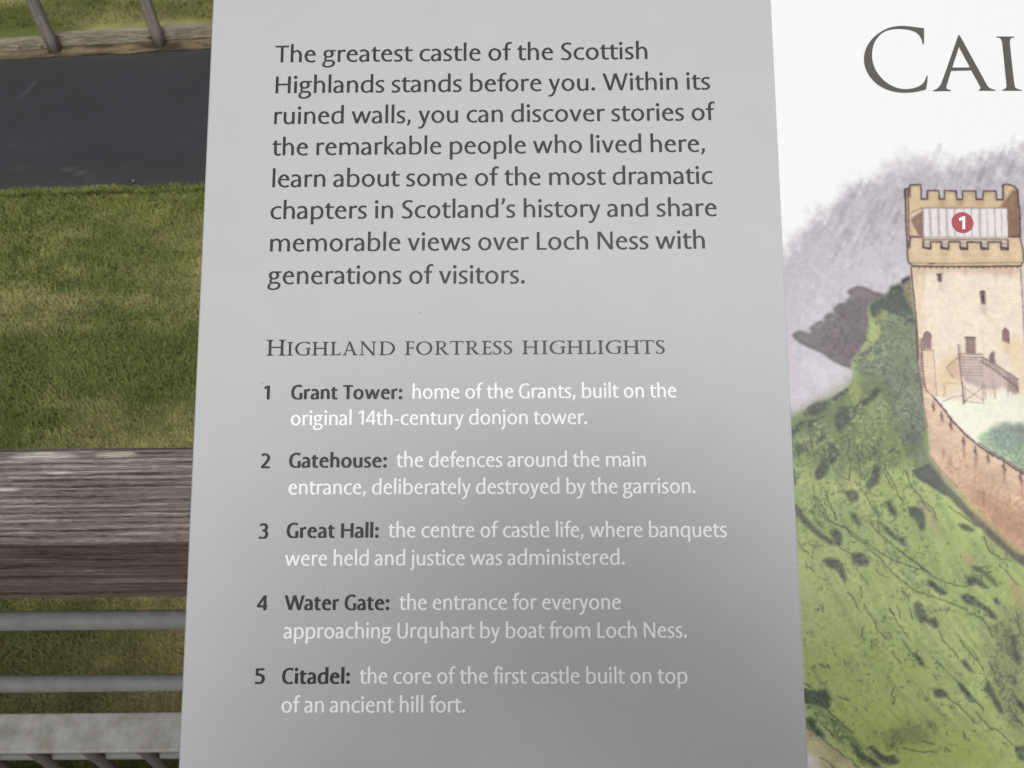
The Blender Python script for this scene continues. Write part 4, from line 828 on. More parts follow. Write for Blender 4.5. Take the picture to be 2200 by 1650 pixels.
G = {
'a': (82, 2, 13.5, [('s', [(71, 0), (71, 40), (70, 68), (61, 88), (42, 96.5, 15.5), (25, 95, 15.5), (9, 87, 17)]), ('s', [(64, 56, 11), (40, 53, 12), (19, 42), (11, 25), (18, 9), (35, 3.8, 14), (52, 9, 12), (64, 22, 10)])]),
'b': (99, 13.5, 8, [('l', [(11, 0), (11, 154)]), ('s', BOWL)]),
'c': (85, 8, 3, [('s', [(82, 90, 17.5), (70, 95.5, 15.5), (54, 96.5), (24, 82), (11.2, 50), (23, 17), (53, 3.6), (70, 5, 15), (83, 11, 17)])]),
'd': (99, 8, 13.5, [('l', [(88, 0), (88, 154)]), ('s', [(83, 90, 13), (66, 96, 15), (48, 96, 15), (22, 83), (11, 50), (20, 15), (44, 3.5, 15), (66, 9, 13), (83, 24, 10)])]),
'e': (91, 8, 7, [('l', [(16, 60.5, 11.5), (89, 60.5, 11.5)]), ('s', [(79.5, 55.5, 22), (79, 64), (71, 84), (49, 97), (24, 84), (11.2, 50), (24, 16), (54, 3.6), (72, 6, 15), (86, 12.5, 17)])]),
'f': (73, 1, -16, [('l', [(0, 92, 13.5), (64, 92, 13.5)]), ('s', [(30, 0), (30, 60), (30, 108), (36, 136), (54, 147.5, 16), (73, 144, 17)])]),
'g': (108, -2, 2, [('s', [(50, 96.5, 13), (28, 88), (20, 69), (28, 49), (50, 42, 12), (72, 50), (80, 69), (72, 88), (50, 96.5, 13)], 'c'), ('l', [(66, 94.5, 12.5), (108, 94.5, 12.5)]),
   ('s', [(36, 44, 11), (26, 33, 15), (24, 22, 17), (33, 13, 14), (48, 10, 15)]), ('s', [(30, 9, 11), (50, 10.5, 15), (76, 9.5, 16), (93, -5, 20), (86, -26, 19), (50, -41, 13), (20, -35, 17), (11, -20, 21), (18, -3, 15), (30, 9, 11)], 'c')]),
'h': (89, 13.5, 13, [('l', [(11, 0), (11, 154)]), ('s', ARCH)]),
'i': (22, 13.5, 13.5, [('l', [(11, 0), (11, 100)]), ('d', (9.5, 132, 14))]),
'j': (30, 4, 13.5, [('s', [(19, 100), (19, 40), (19, -8), (13, -30, 20), (-1, -40, 16), (-12, -41, 15)]), ('d', (17.5, 132, 14))]),
'k': (85, 13.5, 2, [('l', [(11, 0), (11, 154)]), ('l', [(20, 46, 14), (78, 108, 16)], (0, 100)), ('l', [(29, 60, 20), (80, -8, 21)], (0, 100))]),
'l': (22, 13.5, 13.5, [('l', [(11, 0), (11, 154)])]),
'm': (156, 13.5, 13, [('l', [(11, 0), (11, 100)]), ('s', ARCH), ('s', sh(ARCH, 67))]),
'n': (89, 13.5, 13, [('l', [(11, 0), (11, 100)]), ('s', ARCH)]),
'o': (104, 8, 8, [('s', OO, 'c')]),
'p': (99, 13.5, 8, [('l', [(11, -46), (11, 100)]), ('s', BOWL)]),
'q': (99, 8, 13.5, [('l', [(88, -46), (88, 100)]), ('s', [(83, 90, 13), (66, 96, 15), (48, 96, 15), (22, 83), (11, 50), (20, 15), (44, 3.5, 15), (66, 9, 13), (83, 24, 10)])]),
'r': (63, 13.5, -1, [('l', [(11, 0), (11, 100)]), ('s', [(14, 74, 9), (28, 89, 14), (43, 95, 17), (61, 91.5, 20)])]),
's': (72, 4, 5, [('s', [(67, 91, 17), (50, 96.3, 15), (28, 94, 16), (11.5, 76, 20), (20, 60, 20), (40, 48.5, 20), (56, 36, 20), (60.5, 22, 20), (46, 6, 16), (24, 3.6, 15), (3, 9.5, 17)])]),
't': (71, 2, -1, [('s', [(26, 118), (26, 60), (26, 30), (32, 11, 20), (48, 4.2, 15), (69, 9.5, 14)]), ('l', [(8, 92.5, 13), (71, 92.5, 13)]), ('p', [(0, 93), (0, 86), (37, 86), (37, 124), (23, 124), (18, 111)])]),
'u': (89, 12, 13.5, [('l', [(78, 0), (78, 100)]), ('s', rot(ARCH, 89))]),
'v': (98, 2, 2, [('p', [(0, 100), (24, 100), (50, 27), (76, 100), (98, 100), (60, 0), (38, 0)])]),
'w': (157, 2, 2, [('p', [(0, 100), (23, 100), (44, 30), (71, 100), (92, 100), (112, 30), (135, 100), (157, 100), (122, 0), (101, 0), (81, 66), (54, 0), (32, 0)])]),
'y': (94, 1, 1, [('l', [(8, 112, 23), (51, -2, 21)], (6, 100)), ('s', [(87, 112, 20), (58, 30, 18.5), (44, -12, 18.5), (30, -34, 17), (14, -41, 15.5), (1, -39, 15)], (-60, 100))]),
'T': (108, 3, 1, [('l', [(0, 134), (108, 134)]), ('l', [(54, 0), (54, 134)])]),
'H': (119, 15, 15, [('l', [(11, 0), (11, 141)]), ('l', [(108, 0), (108, 141)]), ('l', [(11, 73), (108, 73)])]),
'S': (87, 8, 6, [('s', [(82, 131, 17), (62, 137, 15.5), (38, 135, 17), (15, 114, 22), (20, 92, 22), (44, 73, 22), (67, 54, 22), (75, 34, 22), (62, 10, 18), (36, 3.6, 15), (3, 10, 17)])]),
'W': (200, 2, 1, [('p', [(0, 141), (23, 141), (60, 32), (89, 141), (113, 141), (149, 32), (177, 141), (200, 141), (158, 0), (136, 0), (101, 106), (70, 0), (46, 0)])]),
'N': (118, 15, 15, [('l', [(10, 0, 20), (10, 141, 20)]), ('l', [(108, 0, 20), (108, 141, 20)]), ('l', [(5, 152, 22), (113, -11, 22)], (0, 141))]),
'L': (78, 15, 2, [('l', [(11, 0), (11, 141)]), ('l', [(11, 7), (78, 7)])]),
'U': (106, 14, 14, [('s', [(11, 141), (11, 90), (11, 45), (22, 14), (53, 3.6), (84, 14), (95, 45), (95, 90), (95, 141)])]),
'G': (112, 8, 10, [('s', [(108, 129, 17), (84, 137, 15.5), (60, 137), (25, 116), (11.2, 70), (22, 26), (56, 4, 15.5), (80, 4, 15), (103, 8, 16)]), ('l', [(101, 2), (101, 66)])]),
'C': (108, 8, 3, [('s', [(106, 129, 17), (84, 137, 15.5), (60, 137), (25, 116), (11.2, 70), (22, 26), (58, 4, 15.5), (84, 5, 15), (104, 11, 17)])]),
'1': (62, 10, 18, [('l', [(49, 0), (49, 141)]), ('l', [(56, 138, 17), (2, 114, 15)], (0, 141))]),
'2': (100, 6, 6, [('s', [(6, 125, 17), (30, 136.5, 16), (58, 134), (82, 106), (72, 76), (46, 44), (12, 10, 19)]), ('l', [(0, 7.5), (98, 7.5)])]),
'3': (94, 6, 6, [('s', [(8, 128, 17), (38, 137, 16), (66, 132), (77, 107), (66, 84), (34, 76, 14)]), ('s', [(34, 76, 14), (64, 71), (82, 42), (66, 11), (34, 3.6, 16), (0, 10, 17)])]),
'4': (102, 4, 4, [('l', [(76, 0), (76, 141)]), ('l', [(0, 38, 15), (102, 38, 15)]), ('l', [(-2, 32, 17), (79, 147, 17)], (32, 141))]),
'5': (94, 6, 6, [('l', [(12, 133), (92, 133)]), ('l', [(20, 141, 19), (17, 74, 19)], (0, 141)), ('s', [(12, 82, 15), (46, 83, 16), (76, 66), (82, 38), (64, 11), (32, 3.6, 16), (0, 10, 17)])]),
'.': (30, 9, 12, [('d', (15, 12.5, 15))]),
',': (32, 6, 12, [('p', COMMA)]),
"'": (32, 6, 4, [('p', [(x, y+126) for x, y in COMMA])]),
':': (34, 12, 10, [('d', (17, 14, 15)), ('d', (17, 86, 15))]),
'-': (48, 8, 8, [('l', [(0, 47), (48, 47)])]),
}
KERN = {('f', ' '): 12, ('T', 'o'): -10, ('W', 'a'): -8, ('r', '.'): -10, ('r', ','): -6, ("'", 's'): -2, ('d', "'"): 2, ('f', 'i'): 4, ('f', 'e'): 2, ('W', 'i'): 2}
# inscriptional capitals for the heading (capital height 100)
ST, TH = 17., 7.6
def serif(x0, x1, y): return ('p', [(x0, y), (x1, y), (x1, y+3.6), (x0, y+3.6)])
def foot(xc, y, l=16, r=16, w=ST):
    up = 1 if y < 50 else -1; e = 4*up
    return ('p', [(xc-w/2-l, y), (xc+w/2+r, y), (xc+w/2+r, y+e), (xc+w/2+4, y+e*1.6), (xc+w/2, y+e*3), (xc-w/2, y+e*3), (xc-w/2-4, y+e*1.6), (xc-w/2-l, y+e)])
def stem(x, y0=0, y1=100, w=ST): return ('l', [(x, y0, w), (x, y1, w)])
I_ = [stem(22), foot(22, 0, 14, 14), foot(22, 100, 14, 14)]
H_ = [stem(24), stem(96), foot(24, 0, 15, 13), foot(24, 100, 15, 13), foot(96, 0, 13, 15), foot(96, 100, 13, 15), ('l', [(24, 52, TH+1), (96, 52, TH+1)])]
RB = [('s', [(24, 96.5, 6.5), (50, 97, 7), (70, 88, 13), (74, 74, 15.5), (66, 57, 12), (46, 48, 6.5), (24, 47.5, 6)])]
SERIF = {
'H': (120, 0, 0, H_), 'h': (120, 6, 8, H_), 'I': (44, 6, 6, I_),
'G': (112, 6, 5, [('s', [(100, 88, 12), (84, 95.5, 8), (62, 97, 7), (26, 84, 14), (9, 50, 17), (26, 15, 14), (62, 3, 7), (82, 5, 8), (96, 10, 8)]), stem(94, 6, 44), foot(94, 46, 13, 10), ('l', [(101, 80, 5), (102.5, 97, 5)])]),
'L': (77, 8, 2, [stem(24), foot(24, 0, 16, 6), foot(24, 100, 16, 14), ('l', [(24, 3.5, 7), (70, 3.5, 7)]), ('p', [(58, 7), (70, 10), (76, 26), (72.5, 26), (68, 15), (50, 7)]), ('p', [(66, 0), (71, 0), (77, 24), (72, 24)])]),
'A': (116, 1, 1, [('l', [(22, -4, 7.5), (58, 106, 8)], (0, 102)), ('l', [(53, 108, 16), (98, -6, 16)], (0, 102)), foot(24, 0, 17, 10, 8), foot(96, 0, 8, 12, 15), ('l', [(36, 36, TH), (82, 36, TH)])]),
'N': (118, 8, 9, [stem(20, 0, 98, 8), stem(102, 0, 100, 9), ('l', [(8, 113, 15), (112, -11, 15)], (-2, 103)), foot(20, 0, 15, 15, 8), foot(102, 100, 17, 14, 9)]),
'D': (115, 9, 5, [stem(24), foot(24, 0, 15, 4), foot(24, 100, 15, 4), ('s', [(24, 96.5, 7), (60, 96, 8), (94, 78, 14), (106, 48, 17), (90, 16, 13), (58, 3.5, 7), (24, 3.5, 7)])]),
'f': (71, 0, 5, [stem(24), foot(24, 0, 15, 15), foot(24, 100, 15, 4), ('l', [(24, 96.5, 7), (66, 96.5, 7)]), ('p', [(64, 100), (69, 100), (70, 80), (66.5, 80), (62, 93), (50, 93)]), ('l', [(24, 51, TH), (62, 51, TH)]), ('l', [(63, 40, 4), (63, 63, 4)])]),
'O': (118, 6, 6, [('s', [(59, 97, 7), (25, 84, 14), (9, 50, 17), (25, 16, 14), (59, 3, 7), (93, 16, 14), (109, 50, 17), (93, 84, 14), (59, 97, 7)], 'c')]),
'R': (109, 8, 0, [stem(24), foot(24, 0, 15, 14), foot(24, 100, 15, 4)]+RB+[('s', [(44, 52, 12), (66, 26, 16), (84, 8, 15), (108, -1, 6)], (0, 102))]),
'T': (96, 2, 3, [stem(48), foot(48, 0, 15, 15), ('l', [(4, 96, 7.5), (92, 96, 7.5)]), ('p', [(0, 80), (3.5, 80), (10, 94), (10, 100), (2, 101)]), ('p', [(96, 80), (92.5, 80), (86, 94), (86, 100), (94, 101)])]),
'E': (73, 8, 3, [stem(24), foot(24, 0, 15, 4), foot(24, 100, 15, 4), ('l', [(24, 96.5, 7), (66, 96.5, 7)]), ('p', [(63, 100), (68, 100), (69, 82), (65.5, 82), (61, 93), (50, 93)]), ('l', [(24, 51, TH), (60, 51, TH)]), ('l', [(61, 41, 4), (61, 62, 4)]), ('l', [(24, 3.5, 7), (68, 3.5, 7)]), ('p', [(56, 7), (66, 9), (73, 24), (69, 24), (60, 12)]), ('p', [(66, 0), (70, 0), (74, 22), (70, 22)])]),
'S': (63, 6, 6, [('s', [(56, 86, 9), (46, 95, 8), (30, 97, 8), (13, 88, 13), (11, 72, 16), (26, 58, 17), (42, 47, 17), (54, 30, 16), (48, 11, 12), (30, 3, 8), (14, 5, 8), (5, 14, 8)]), ('l', [(55, 80, 4.5), (57, 98, 4.5)]), ('l', [(4, 3, 4.5), (3, 24, 4.5)])]),
}
_gc = {}
def glyph(ch, style):
    key = (ch, style)
    if key in _gc: return _gc[key]
    if style == 'serif': W, lb, rb, S = SERIF[ch]; V0 = V = ST; Hh = 7; Wt = W
    else:
        W, lb, rb, S = G[ch]; V0 = 22.5
        if style == 'bold': V, Hh = 32., 20.; Wt = W+6 if ch not in 'il.:,' else W+(9 if ch in 'il' else 6)
        else: V, Hh = 22.5, 14.5; Wt = W
        if style == 'bold': lb, rb = lb*.62, rb*.62 if rb > 0 else rb
    ratio = V/V0
    k = (Wt-V)/(W-V0) if (style == 'bold' and W > 30) else 1
    fx = (lambda x: V/2+(x-V0/2)*k) if style == 'bold' else (lambda x: x)
    h = 1.3; x0, x1, y0, y1 = -24, Wt+26, -58, 166
    X, Y = np.meshgrid(np.arange(x0, x1, h), np.arange(y0, y1, h)); F = np.full(X.shape, 1e3)
    for s in S:
        o = s[2] if len(s) > 2 else None; clip = o if isinstance(o, tuple) else None
        if s[0] in 'sl':
            pts = [(fx(p[0]),)+tuple(p[1:]) for p in s[1]]
            f = stroke_field(X, Y, pts, V, Hh, s[0] == 's', ratio, clip, o == 'c')
            if style != 'serif' and s[0] == 's' and not clip and ch not in 'gjfy': f = np.maximum(f, np.maximum(-3.2-Y, Y-160))
        elif s[0] == 'p':
            g = (V-V0)*.42 if style == 'bold' else 0
            pts = [(fx(p[0]), p[1]) for p in s[1]]; ys = [p[1] for p in pts]
            f = poly_field(X, Y, pts, g, (min(ys), max(ys)) if g else None)
        else:
            x, y, r = s[1]; f = np.hypot(X-fx(x), Y-y)-r*(1.25 if style == 'bold' else 1)
        F = np.minimum(F, f)
    F = np.where(abs(F) < 1e-6, 1e-6, F)
    loops = [rdp(l, .22) for l in contours(F, x0, y0, h)]
    def area(l): x, y = l[:, 0], l[:, 1]; return abs(np.sum(x*np.roll(y, -1)-y*np.roll(x, -1)))/2
    def inside(p, l):
        a, b = l, np.roll(l, -1, 0); c = (a[:, 1] > p[1]) != (b[:, 1] > p[1])
        xs = a[:, 0]+(p[1]-a[:, 1])*(b[:, 0]-a[:, 0])/np.where(b[:, 1] == a[:, 1], 1e-9, b[:, 1]-a[:, 1]); return int(np.sum(c & (p[0] < xs))) % 2 == 1
    loops = [l for l in loops if len(l) > 2 and area(l) > 6]; par = []
    for i, l in enumerate(loops):
        o = [j for j, m_ in enumerate(loops) if j != i and inside(l[0], m_)]; par.append(min(o, key=lambda j: area(loops[j])) if len(o) % 2 else None)
    tris, V2, off = [], [], 0
    for i, l in enumerate(loops):
        if par[i] is not None: continue
        grp = [l]+[m_ for j, m_ in enumerate(loops) if par[j] == i]
        tris += [[k+off for k in t_] for t_ in tessellate_polygon([[Vector((p[0], p[1], 0)) for p in g_] for g_ in grp])]
        off += sum(len(g_) for g_ in grp); V2 += grp
    V2 = np.concatenate(V2)
    _gc[key] = (Wt, lb, rb, V2, np.array(tris, int).reshape(-1, 3)); return _gc[key]
def set_line(text, style, u0, v0, u1, v1, size):
    """glyphs on a base line from (u0,v0) to (u1,v1); size = mm per 100 units"""
    pen = 0; items = []
    for i, ch in enumerate(text):
        if ch == ' ': pen += 46 if not (i and text[i-1] == ' ') else 30; continue
        W, lb, rb, V2, T = glyph(ch, style)
        kx = KERN.get((text[i-1], ch), 0) if i else 0
        if i and text[i-1] == ' ' and i > 1 and text[i-2] == 'f': kx += 12
        sc = 1.17 if (style == 'serif' and i == 0 and ch == 'H') else 1
        pen += (lb+kx) if items else 0
        items.append((pen, sc, V2, T)); end = pen+W*sc; pen = end+rb
    sx = math.hypot(u1-u0, v1-v0)/end; sy = size/100; dx, dy = (u1-u0), (v1-v0); l = math.hypot(dx, dy); dx /= l; dy /= l
    vs_, fs, off = [], [], 0
    for p, sc, V2, T in items:
        x = (p+V2[:, 0]*sc)*sx; y = V2[:, 1]*sc*sy
        vs_.append(np.stack([u0+x*dx-y*dy, v0+x*dy+y*dx], 1)); fs.append(T+off); off += len(V2)
    return np.concatenate(vs_), np.concatenate(fs), sx*100/size
def flat_mesh(name, groups, z, m, parent):
    V, Fc, off = [], [], 0
    for v, f in groups: V.append(v); Fc.append(f+off); off += len(v)
    V = np.concatenate(V); Fc = np.concatenate(Fc)
    a, b, c = V[Fc[:, 0]], V[Fc[:, 1]], V[Fc[:, 2]]
    ar = (b[:, 0]-a[:, 0])*(c[:, 1]-a[:, 1])-(b[:, 1]-a[:, 1])*(c[:, 0]-a[:, 0])
    Fc[ar < 0] = Fc[ar < 0][:, ::-1]; Fc = Fc[abs(ar) > 1e-9]
    co = np.concatenate([V*.001, np.full((len(V), 1), z)], 1)
    return link(name, np_mesh(name, co, Fc, 3), m, parent)

# ------------------------------------------------------------------ the interpretation panel
EX = Vector((0.99994678, -0.00857536, 0.00573508)); EY = Vector((0.00375878, 0.82055146, 0.5715603)); EN = EX.cross(EY)
ORG = Vector((0, 0.21412179, 2.36219366))
panel = empty('interpretation_panel')
panel.matrix_world = Matrix(((EX.x, EY.x, EN.x, ORG.x), (EX.y, EY.y, EN.y, ORG.y), (EX.z, EY.z, EN.z, ORG.z), (0, 0, 0, 1)))
tag(panel, 'tilted printed visitor information board, grey text column beside a white castle picture', 'information board')
UL, US, UR, VB, VT = -.12773, .11087, .56, -.182, .212
def slab(name, x0, x1, y0, y1, z0, z1, m, bev=.0006):
    bm = bmesh.new(); box(bm, ((x0+x1)/2, (y0+y1)/2, (z0+z1)/2), (x1-x0, y1-y0, z1-z0), bev, 1)
    return bm_obj(name, bm, m, panel)
slab('backing_board', UL+.0006, UR, VB, VT, -.0095, -.0036, M_EDGE)
slab('text_column', UL, UR, VB, VT, -.0034, 0, M_GREY, .0006)
slab('picture_sheet', US, UR-.001, VB+.001, VT-.001, .00002, .00007, M_WHITE, 0)
XH = {'intro_text': 5.34, 'list_description': 4.12, 'list_title': 4.0, 'list_number': 4.0, 'heading': 5.62}
blocks = {}; order = []
for part, text, a, b, c, d in TEXT:
    st = 'serif' if part == 'heading' else 'bold' if part in ('list_title', 'list_number') else 'regular'
    v, f, asp = set_line(text, st, a, b, c, d, XH[part])
    if part in ('list_title', 'list_number'): key = (part, text)
    elif part == 'list_description':
        key = (part, cur) if False else (part, last)
    else: key = (part, '')
    if part == 'list_title': last = text
    if key not in blocks: blocks[key] = []; order.append(key)
    blocks[key].append((v, f))
for key in order:
    m = {'intro_text': M_INK, 'heading': M_INK, 'list_title': M_INK2, 'list_number': M_INK2, 'list_description': M_TXTW}[key[0]]
    flat_mesh(key[0], blocks[key], .00012, m, panel)
# picture title letters (outlines)
def smooth_loop(l, it=1):
    P = np.array(l, float)/10
    for _ in range(it):
        n = len(P); out = []
        for i in range(n):
            p0, p1, p2 = P[i-1], P[i], P[(i+1) % n]; a = p1-p0; b = p2-p1
            ca = a@b/((np.linalg.norm(a)*np.linalg.norm(b)) or 1)
            if ca < .75 or min(np.linalg.norm(a), np.linalg.norm(b)) < 1.0: out.append(p1)
            else: out += [p1*.75+p0*.25*1+0*p1, p1*.75+p2*.25]
        P = np.array(out)
    return P
tg = []
for loops in TITLE:
    L = [smooth_loop(l, 3) for l in loops]
    T = tessellate_polygon([[Vector((p[0], p[1], 0)) for p in l] for l in L])
    tg.append((np.concatenate(L), np.array(T, int).reshape(-1, 3)))
M_TITLE = laminate('title_ink', (.085, .08, .075), 0)
flat_mesh('title_lettering', tg, .00034, M_TITLE, panel)
th = np.linspace(0, 2*math.pi, 49)[:-1]
ring = np.stack([MARK[0]+MARK[2]*np.cos(th), MARK[1]+MARK[2]*np.sin(th)], 1)
mk = flat_mesh('number_marker', [(ring, np.array([(0, i, i+1) for i in range(1, 47)]))], .00034, M_RED, panel)
ol = np.array(ONE, float)/10
flat_mesh('numeral', [(ol, np.array(tessellate_polygon([[Vector((p[0], p[1], 0)) for p in ol]]), int).reshape(-1, 3))], .00048, M_TXTW, mk)
# stray dust flecks lying on the laminate
sp = []
rs = random.Random(4)
for u, v, r in SPECKS+[(rs.uniform(-126, 215), rs.uniform(-150, 170), rs.uniform(.05, .11)) for _ in range(90)]:
    k = 7; a0 = rs.random()*6; e = rs.uniform(.5, 1)
    P = np.array([(u+r*math.cos(a0+i*6.283/k)*rs.uniform(.7, 1.1), v+e*r*math.sin(a0+i*6.283/k)*rs.uniform(.7, 1.1)) for i in range(k)])
    sp.append((P, np.array([(0, i, i+1) for i in range(1, k-1)])))
tag(flat_mesh('dust_flecks', sp, .0002, M_SPECK, panel), kind='stuff')

# ------------------------------------------------------------------ the watercolour of the castle
PITCHMM = .25
AU0, AU1, AV0, AV1 = 110.95, 300., -181.5, 211.5
CW, CH = int((AU1-AU0)/PITCHMM)+1, int((AV1-AV0)/PITCHMM)+1
CU = (AU0+np.arange(CW)*PITCHMM).astype(np.float32); CV = (AV0+np.arange(CH)*PITCHMM).astype(np.float32)
can = np.empty((CH, CW, 3), np.float32); can[:] = np.array([252, 252, 252], np.float32)
def blur(a, r):
    if r < .4: return a
    k = max(1, int(round(r)))
    for ax in (0, 1):
        for _ in range(2):
            p = np.concatenate([np.repeat(np.take(a, [0], ax), k+1, ax), a, np.repeat(np.take(a, [-1], ax), k, ax)], ax)
            c = np.cumsum(p, ax, dtype=np.float64); n = a.shape[ax]
            a = ((np.take(c, np.arange(2*k+1, 2*k+1+n), ax)-np.take(c, np.arange(0, n), ax))/(2*k+1)).astype(np.float32)
    return a
GR = fbm((CH, CW), 3.2, 5, 2)-.5; MO = fbm((CH, CW), 26, 6, 4)-.5; NX = fbm((CH, CW), 9, 7, 3)-.5; NY = fbm((CH, CW), 9, 8, 3)-.5
GR2 = fbm((CH, CW), (5, 9), 9, 3)-.5
def scan(P, i0, i1, j0, j1):
    M = np.zeros((i1-i0, j1-j0), np.float32); n = len(P); xs = np.arange(j0, j1)
    for i in range(i0, i1):
        y = i+.01; cr = []
        for k in range(n):
            a, b = P[k], P[(k+1) % n]
            if (a[1] > y) != (b[1] > y): cr.append(a[0]+(y-a[1])*(b[0]-a[0])/(b[1]-a[1]))
        cr.sort()
        for c0, c1 in zip(cr[::2], cr[1::2]):
            M[i-i0] = np.maximum(M[i-i0], np.clip(np.minimum(xs+.5-c0, c1-xs+.5), 0, 1))
    return M
def to_can(pts): return np.array([((p[0]/10-AU0)/PITCHMM, (p[1]/10-AV0)/PITCHMM) for p in pts])
def a_fill(pts, col, feather, alpha, rough, edge, gran, mott):
    P = to_can(pts); pad = int(feather/PITCHMM*4+6)
    i0, i1 = max(0, int(P[:, 1].min())-pad), min(CH, int(P[:, 1].max())+pad+2); j0, j1 = max(0, int(P[:, 0].min())-pad), min(CW, int(P[:, 0].max())+pad+2)
    if i1-i0 < 2 or j1-j0 < 2: return
    M = scan(P, i0, i1, j0, j1); M = blur(M, feather/PITCHMM)
    if rough:   # wobbling brush edge
        ii, jj = np.mgrid[0:i1-i0, 0:j1-j0]; a = rough*18
        ii = np.clip(ii+(NY[i0:i1, j0:j1]*a).astype(int), 0, i1-i0-1); jj = np.clip(jj+(NX[i0:i1, j0:j1]*a).astype(int), 0, j1-j0-1); M = blur(M[ii, jj], .6)
    c = np.array(col, np.float32)
    t = 1+gran*2.2*GR[i0:i1, j0:j1]+mott*2.4*MO[i0:i1, j0:j1]+mott*1.2*GR2[i0:i1, j0:j1]
    if edge: E = np.clip((M-blur(M, 4))*2.2, 0, 1)*M; t = t-edge*E
    A = (M*alpha)[..., None]
    can[i0:i1, j0:j1] = can[i0:i1, j0:j1]*(1-A)+np.clip(c*t[..., None], 0, 255)*A
def a_line(pts, w, col, alpha, jit):
    P = np.array([p for p, _ in crom([(a[0]/10, a[1]/10) for a in pts], .9)[0]]) if jit > .1 and len(pts) > 2 and w < .29 else np.array(pts, float)/10
    if jit:
        Q = [P[0]]
        for a, b in zip(P, P[1:]):
            n = max(1, int(np.hypot(*(b-a))/1.1))
            for k in range(1, n+1): Q.append(a+(b-a)*k/n+RNG.normal(0, jit*.45, 2)*(k < n or jit > .1))
        P = np.array(Q)
    P = (P-np.array([AU0, AV0]))/PITCHMM; hw = w/2/PITCHMM
    i0, i1 = max(0, int(P[:, 1].min())-5), min(CH, int(P[:, 1].max())+6); j0, j1 = max(0, int(P[:, 0].min())-5), min(CW, int(P[:, 0].max())+6)
    if i1-i0 < 2 or j1-j0 < 2: return
    M = np.zeros((i1-i0, j1-j0), np.float32)
    for a, b in zip(P, P[1:]):
        y0, y1 = int(min(a[1], b[1]))-3, int(max(a[1], b[1]))+5; x0, x1 = int(min(a[0], b[0]))-3, int(max(a[0], b[0]))+5
        y0, y1, x0, x1 = max(y0, i0), min(y1, i1), max(x0, j0), min(x1, j1)
        if y1 <= y0 or x1 <= x0: continue
        X, Y = np.meshgrid(np.arange(x0, x1), np.arange(y0, y1)); ab = b-a; l2 = max(ab@ab, 1e-6)
        t = np.clip(((X-a[0])*ab[0]+(Y-a[1])*ab[1])/l2, 0, 1); d = np.hypot(X-a[0]-t*ab[0], Y-a[1]-t*ab[1])
        h = hw*RNG.uniform(.75, 1.2)
        s = M[y0-i0:y1-i0, x0-j0:x1-j0]; np.maximum(s, np.clip(h+.6-d, 0, min(1, .25+h))*RNG.uniform(.75, 1), out=s)
    A = (M*alpha)[..., None]; can[i0:i1, j0:j1] = can[i0:i1, j0:j1]*(1-A)+np.array(col, np.float32)*A
_sn = {}
def a_stip(pts, col, dens, alpha, cell, feather):
    P = to_can(pts); pad = int(feather/PITCHMM*3+4)
    i0, i1 = max(0, int(P[:, 1].min())-pad), min(CH, int(P[:, 1].max())+pad); j0, j1 = max(0, int(P[:, 0].min())-pad), min(CW, int(P[:, 0].max())+pad)
    if i1-i0 < 2 or j1-j0 < 2: return
    M = blur(scan(P, i0, i1, j0, j1), feather/PITCHMM); key = (len(_sn), cell)
    n = fbm((CH, CW), cell*1.3, 60+len(_sn), 3, .7); _sn[key] = 1
    n = n[i0:i1, j0:j1]+MO[i0:i1, j0:j1]*.55; A = (M*alpha*np.clip((n-(1-dens))*7, 0, 1))[..., None]
    can[i0:i1, j0:j1] = can[i0:i1, j0:j1]*(1-A)+np.array(col, np.float32)*A
_rs = random.Random(12)
def in_poly(p, x, y):
    c = False
    for (x0, y0), (x1, y1) in zip([p[-1]]+list(p), p):
        if (y0 > y) != (y1 > y) and x < (x1-x0)*(y-y0)/(y1-y0)+x0: c = not c
    return c
def a_scribble(p, n):
    xs = [q[0] for q in p]; ys = [q[1] for q in p]; k = 0
    for _ in range(n*12):
        if k >= n: break
        x, y = _rs.uniform(min(xs), max(xs)), _rs.uniform(min(ys), max(ys))
        if not in_poly(p, x, y): continue
        k += 1; t, r = _rs.uniform(0, 6.28), _rs.uniform(2.2, 6)
        a_line([(x+r*math.cos(t+s), y+r*.8*math.sin(t+s)) for s in (0, 1.1, 2.2, 3.3)], _rs.uniform(.22, .34), (44, 48, 48), _rs.uniform(.5, .85), .12)
def a_brush(p, n):
    xs = [q[0] for q in p]; ys = [q[1] for q in p]; k = 0; g = random.Random(31)
    for _ in range(n*10):
        if k >= n: break
        x, y = g.uniform(min(xs), max(xs)), g.uniform(min(ys), max(ys)); pts = [(x, y)]
        if not in_poly(p, x, y): continue
        for s in range(g.randint(3, 6)):
            u = min(1, max(0, (x-1150)/900)); v_ = min(1, max(0, (300-y)/1500)); an = -1.72+.75*v_+.25*u+g.uniform(-.12, .12); l = g.uniform(22, 42); x += l*math.cos(an); y += l*math.sin(an); pts.append((x, y))
        if not in_poly(p, x, y): continue
        k += 1; c = g.choice([(122, 138, 86), (196, 206, 134), (206, 212, 152), (190, 202, 128), (132, 146, 108), (160, 176, 98)])
        a_line(pts, g.uniform(.5, 2.6), c, g.uniform(.10, .30), .35)
def a_dashes(c, n):
    (x0, y0), (x1, y1) = c
    for _ in range(n):
        x, y, an, l = _rs.uniform(x0, x1), _rs.uniform(y0, y1), _rs.uniform(-1.9, .3), _rs.uniform(5, 17)
        a_line([(x, y), (x+l*.5*math.cos(an)+_rs.uniform(-4, 4), y+l*.5*math.sin(an)), (x+l*math.cos(an), y+l*math.sin(an))], _rs.uniform(.2, .36), (52, 58, 46), _rs.uniform(.45, .8), .2)
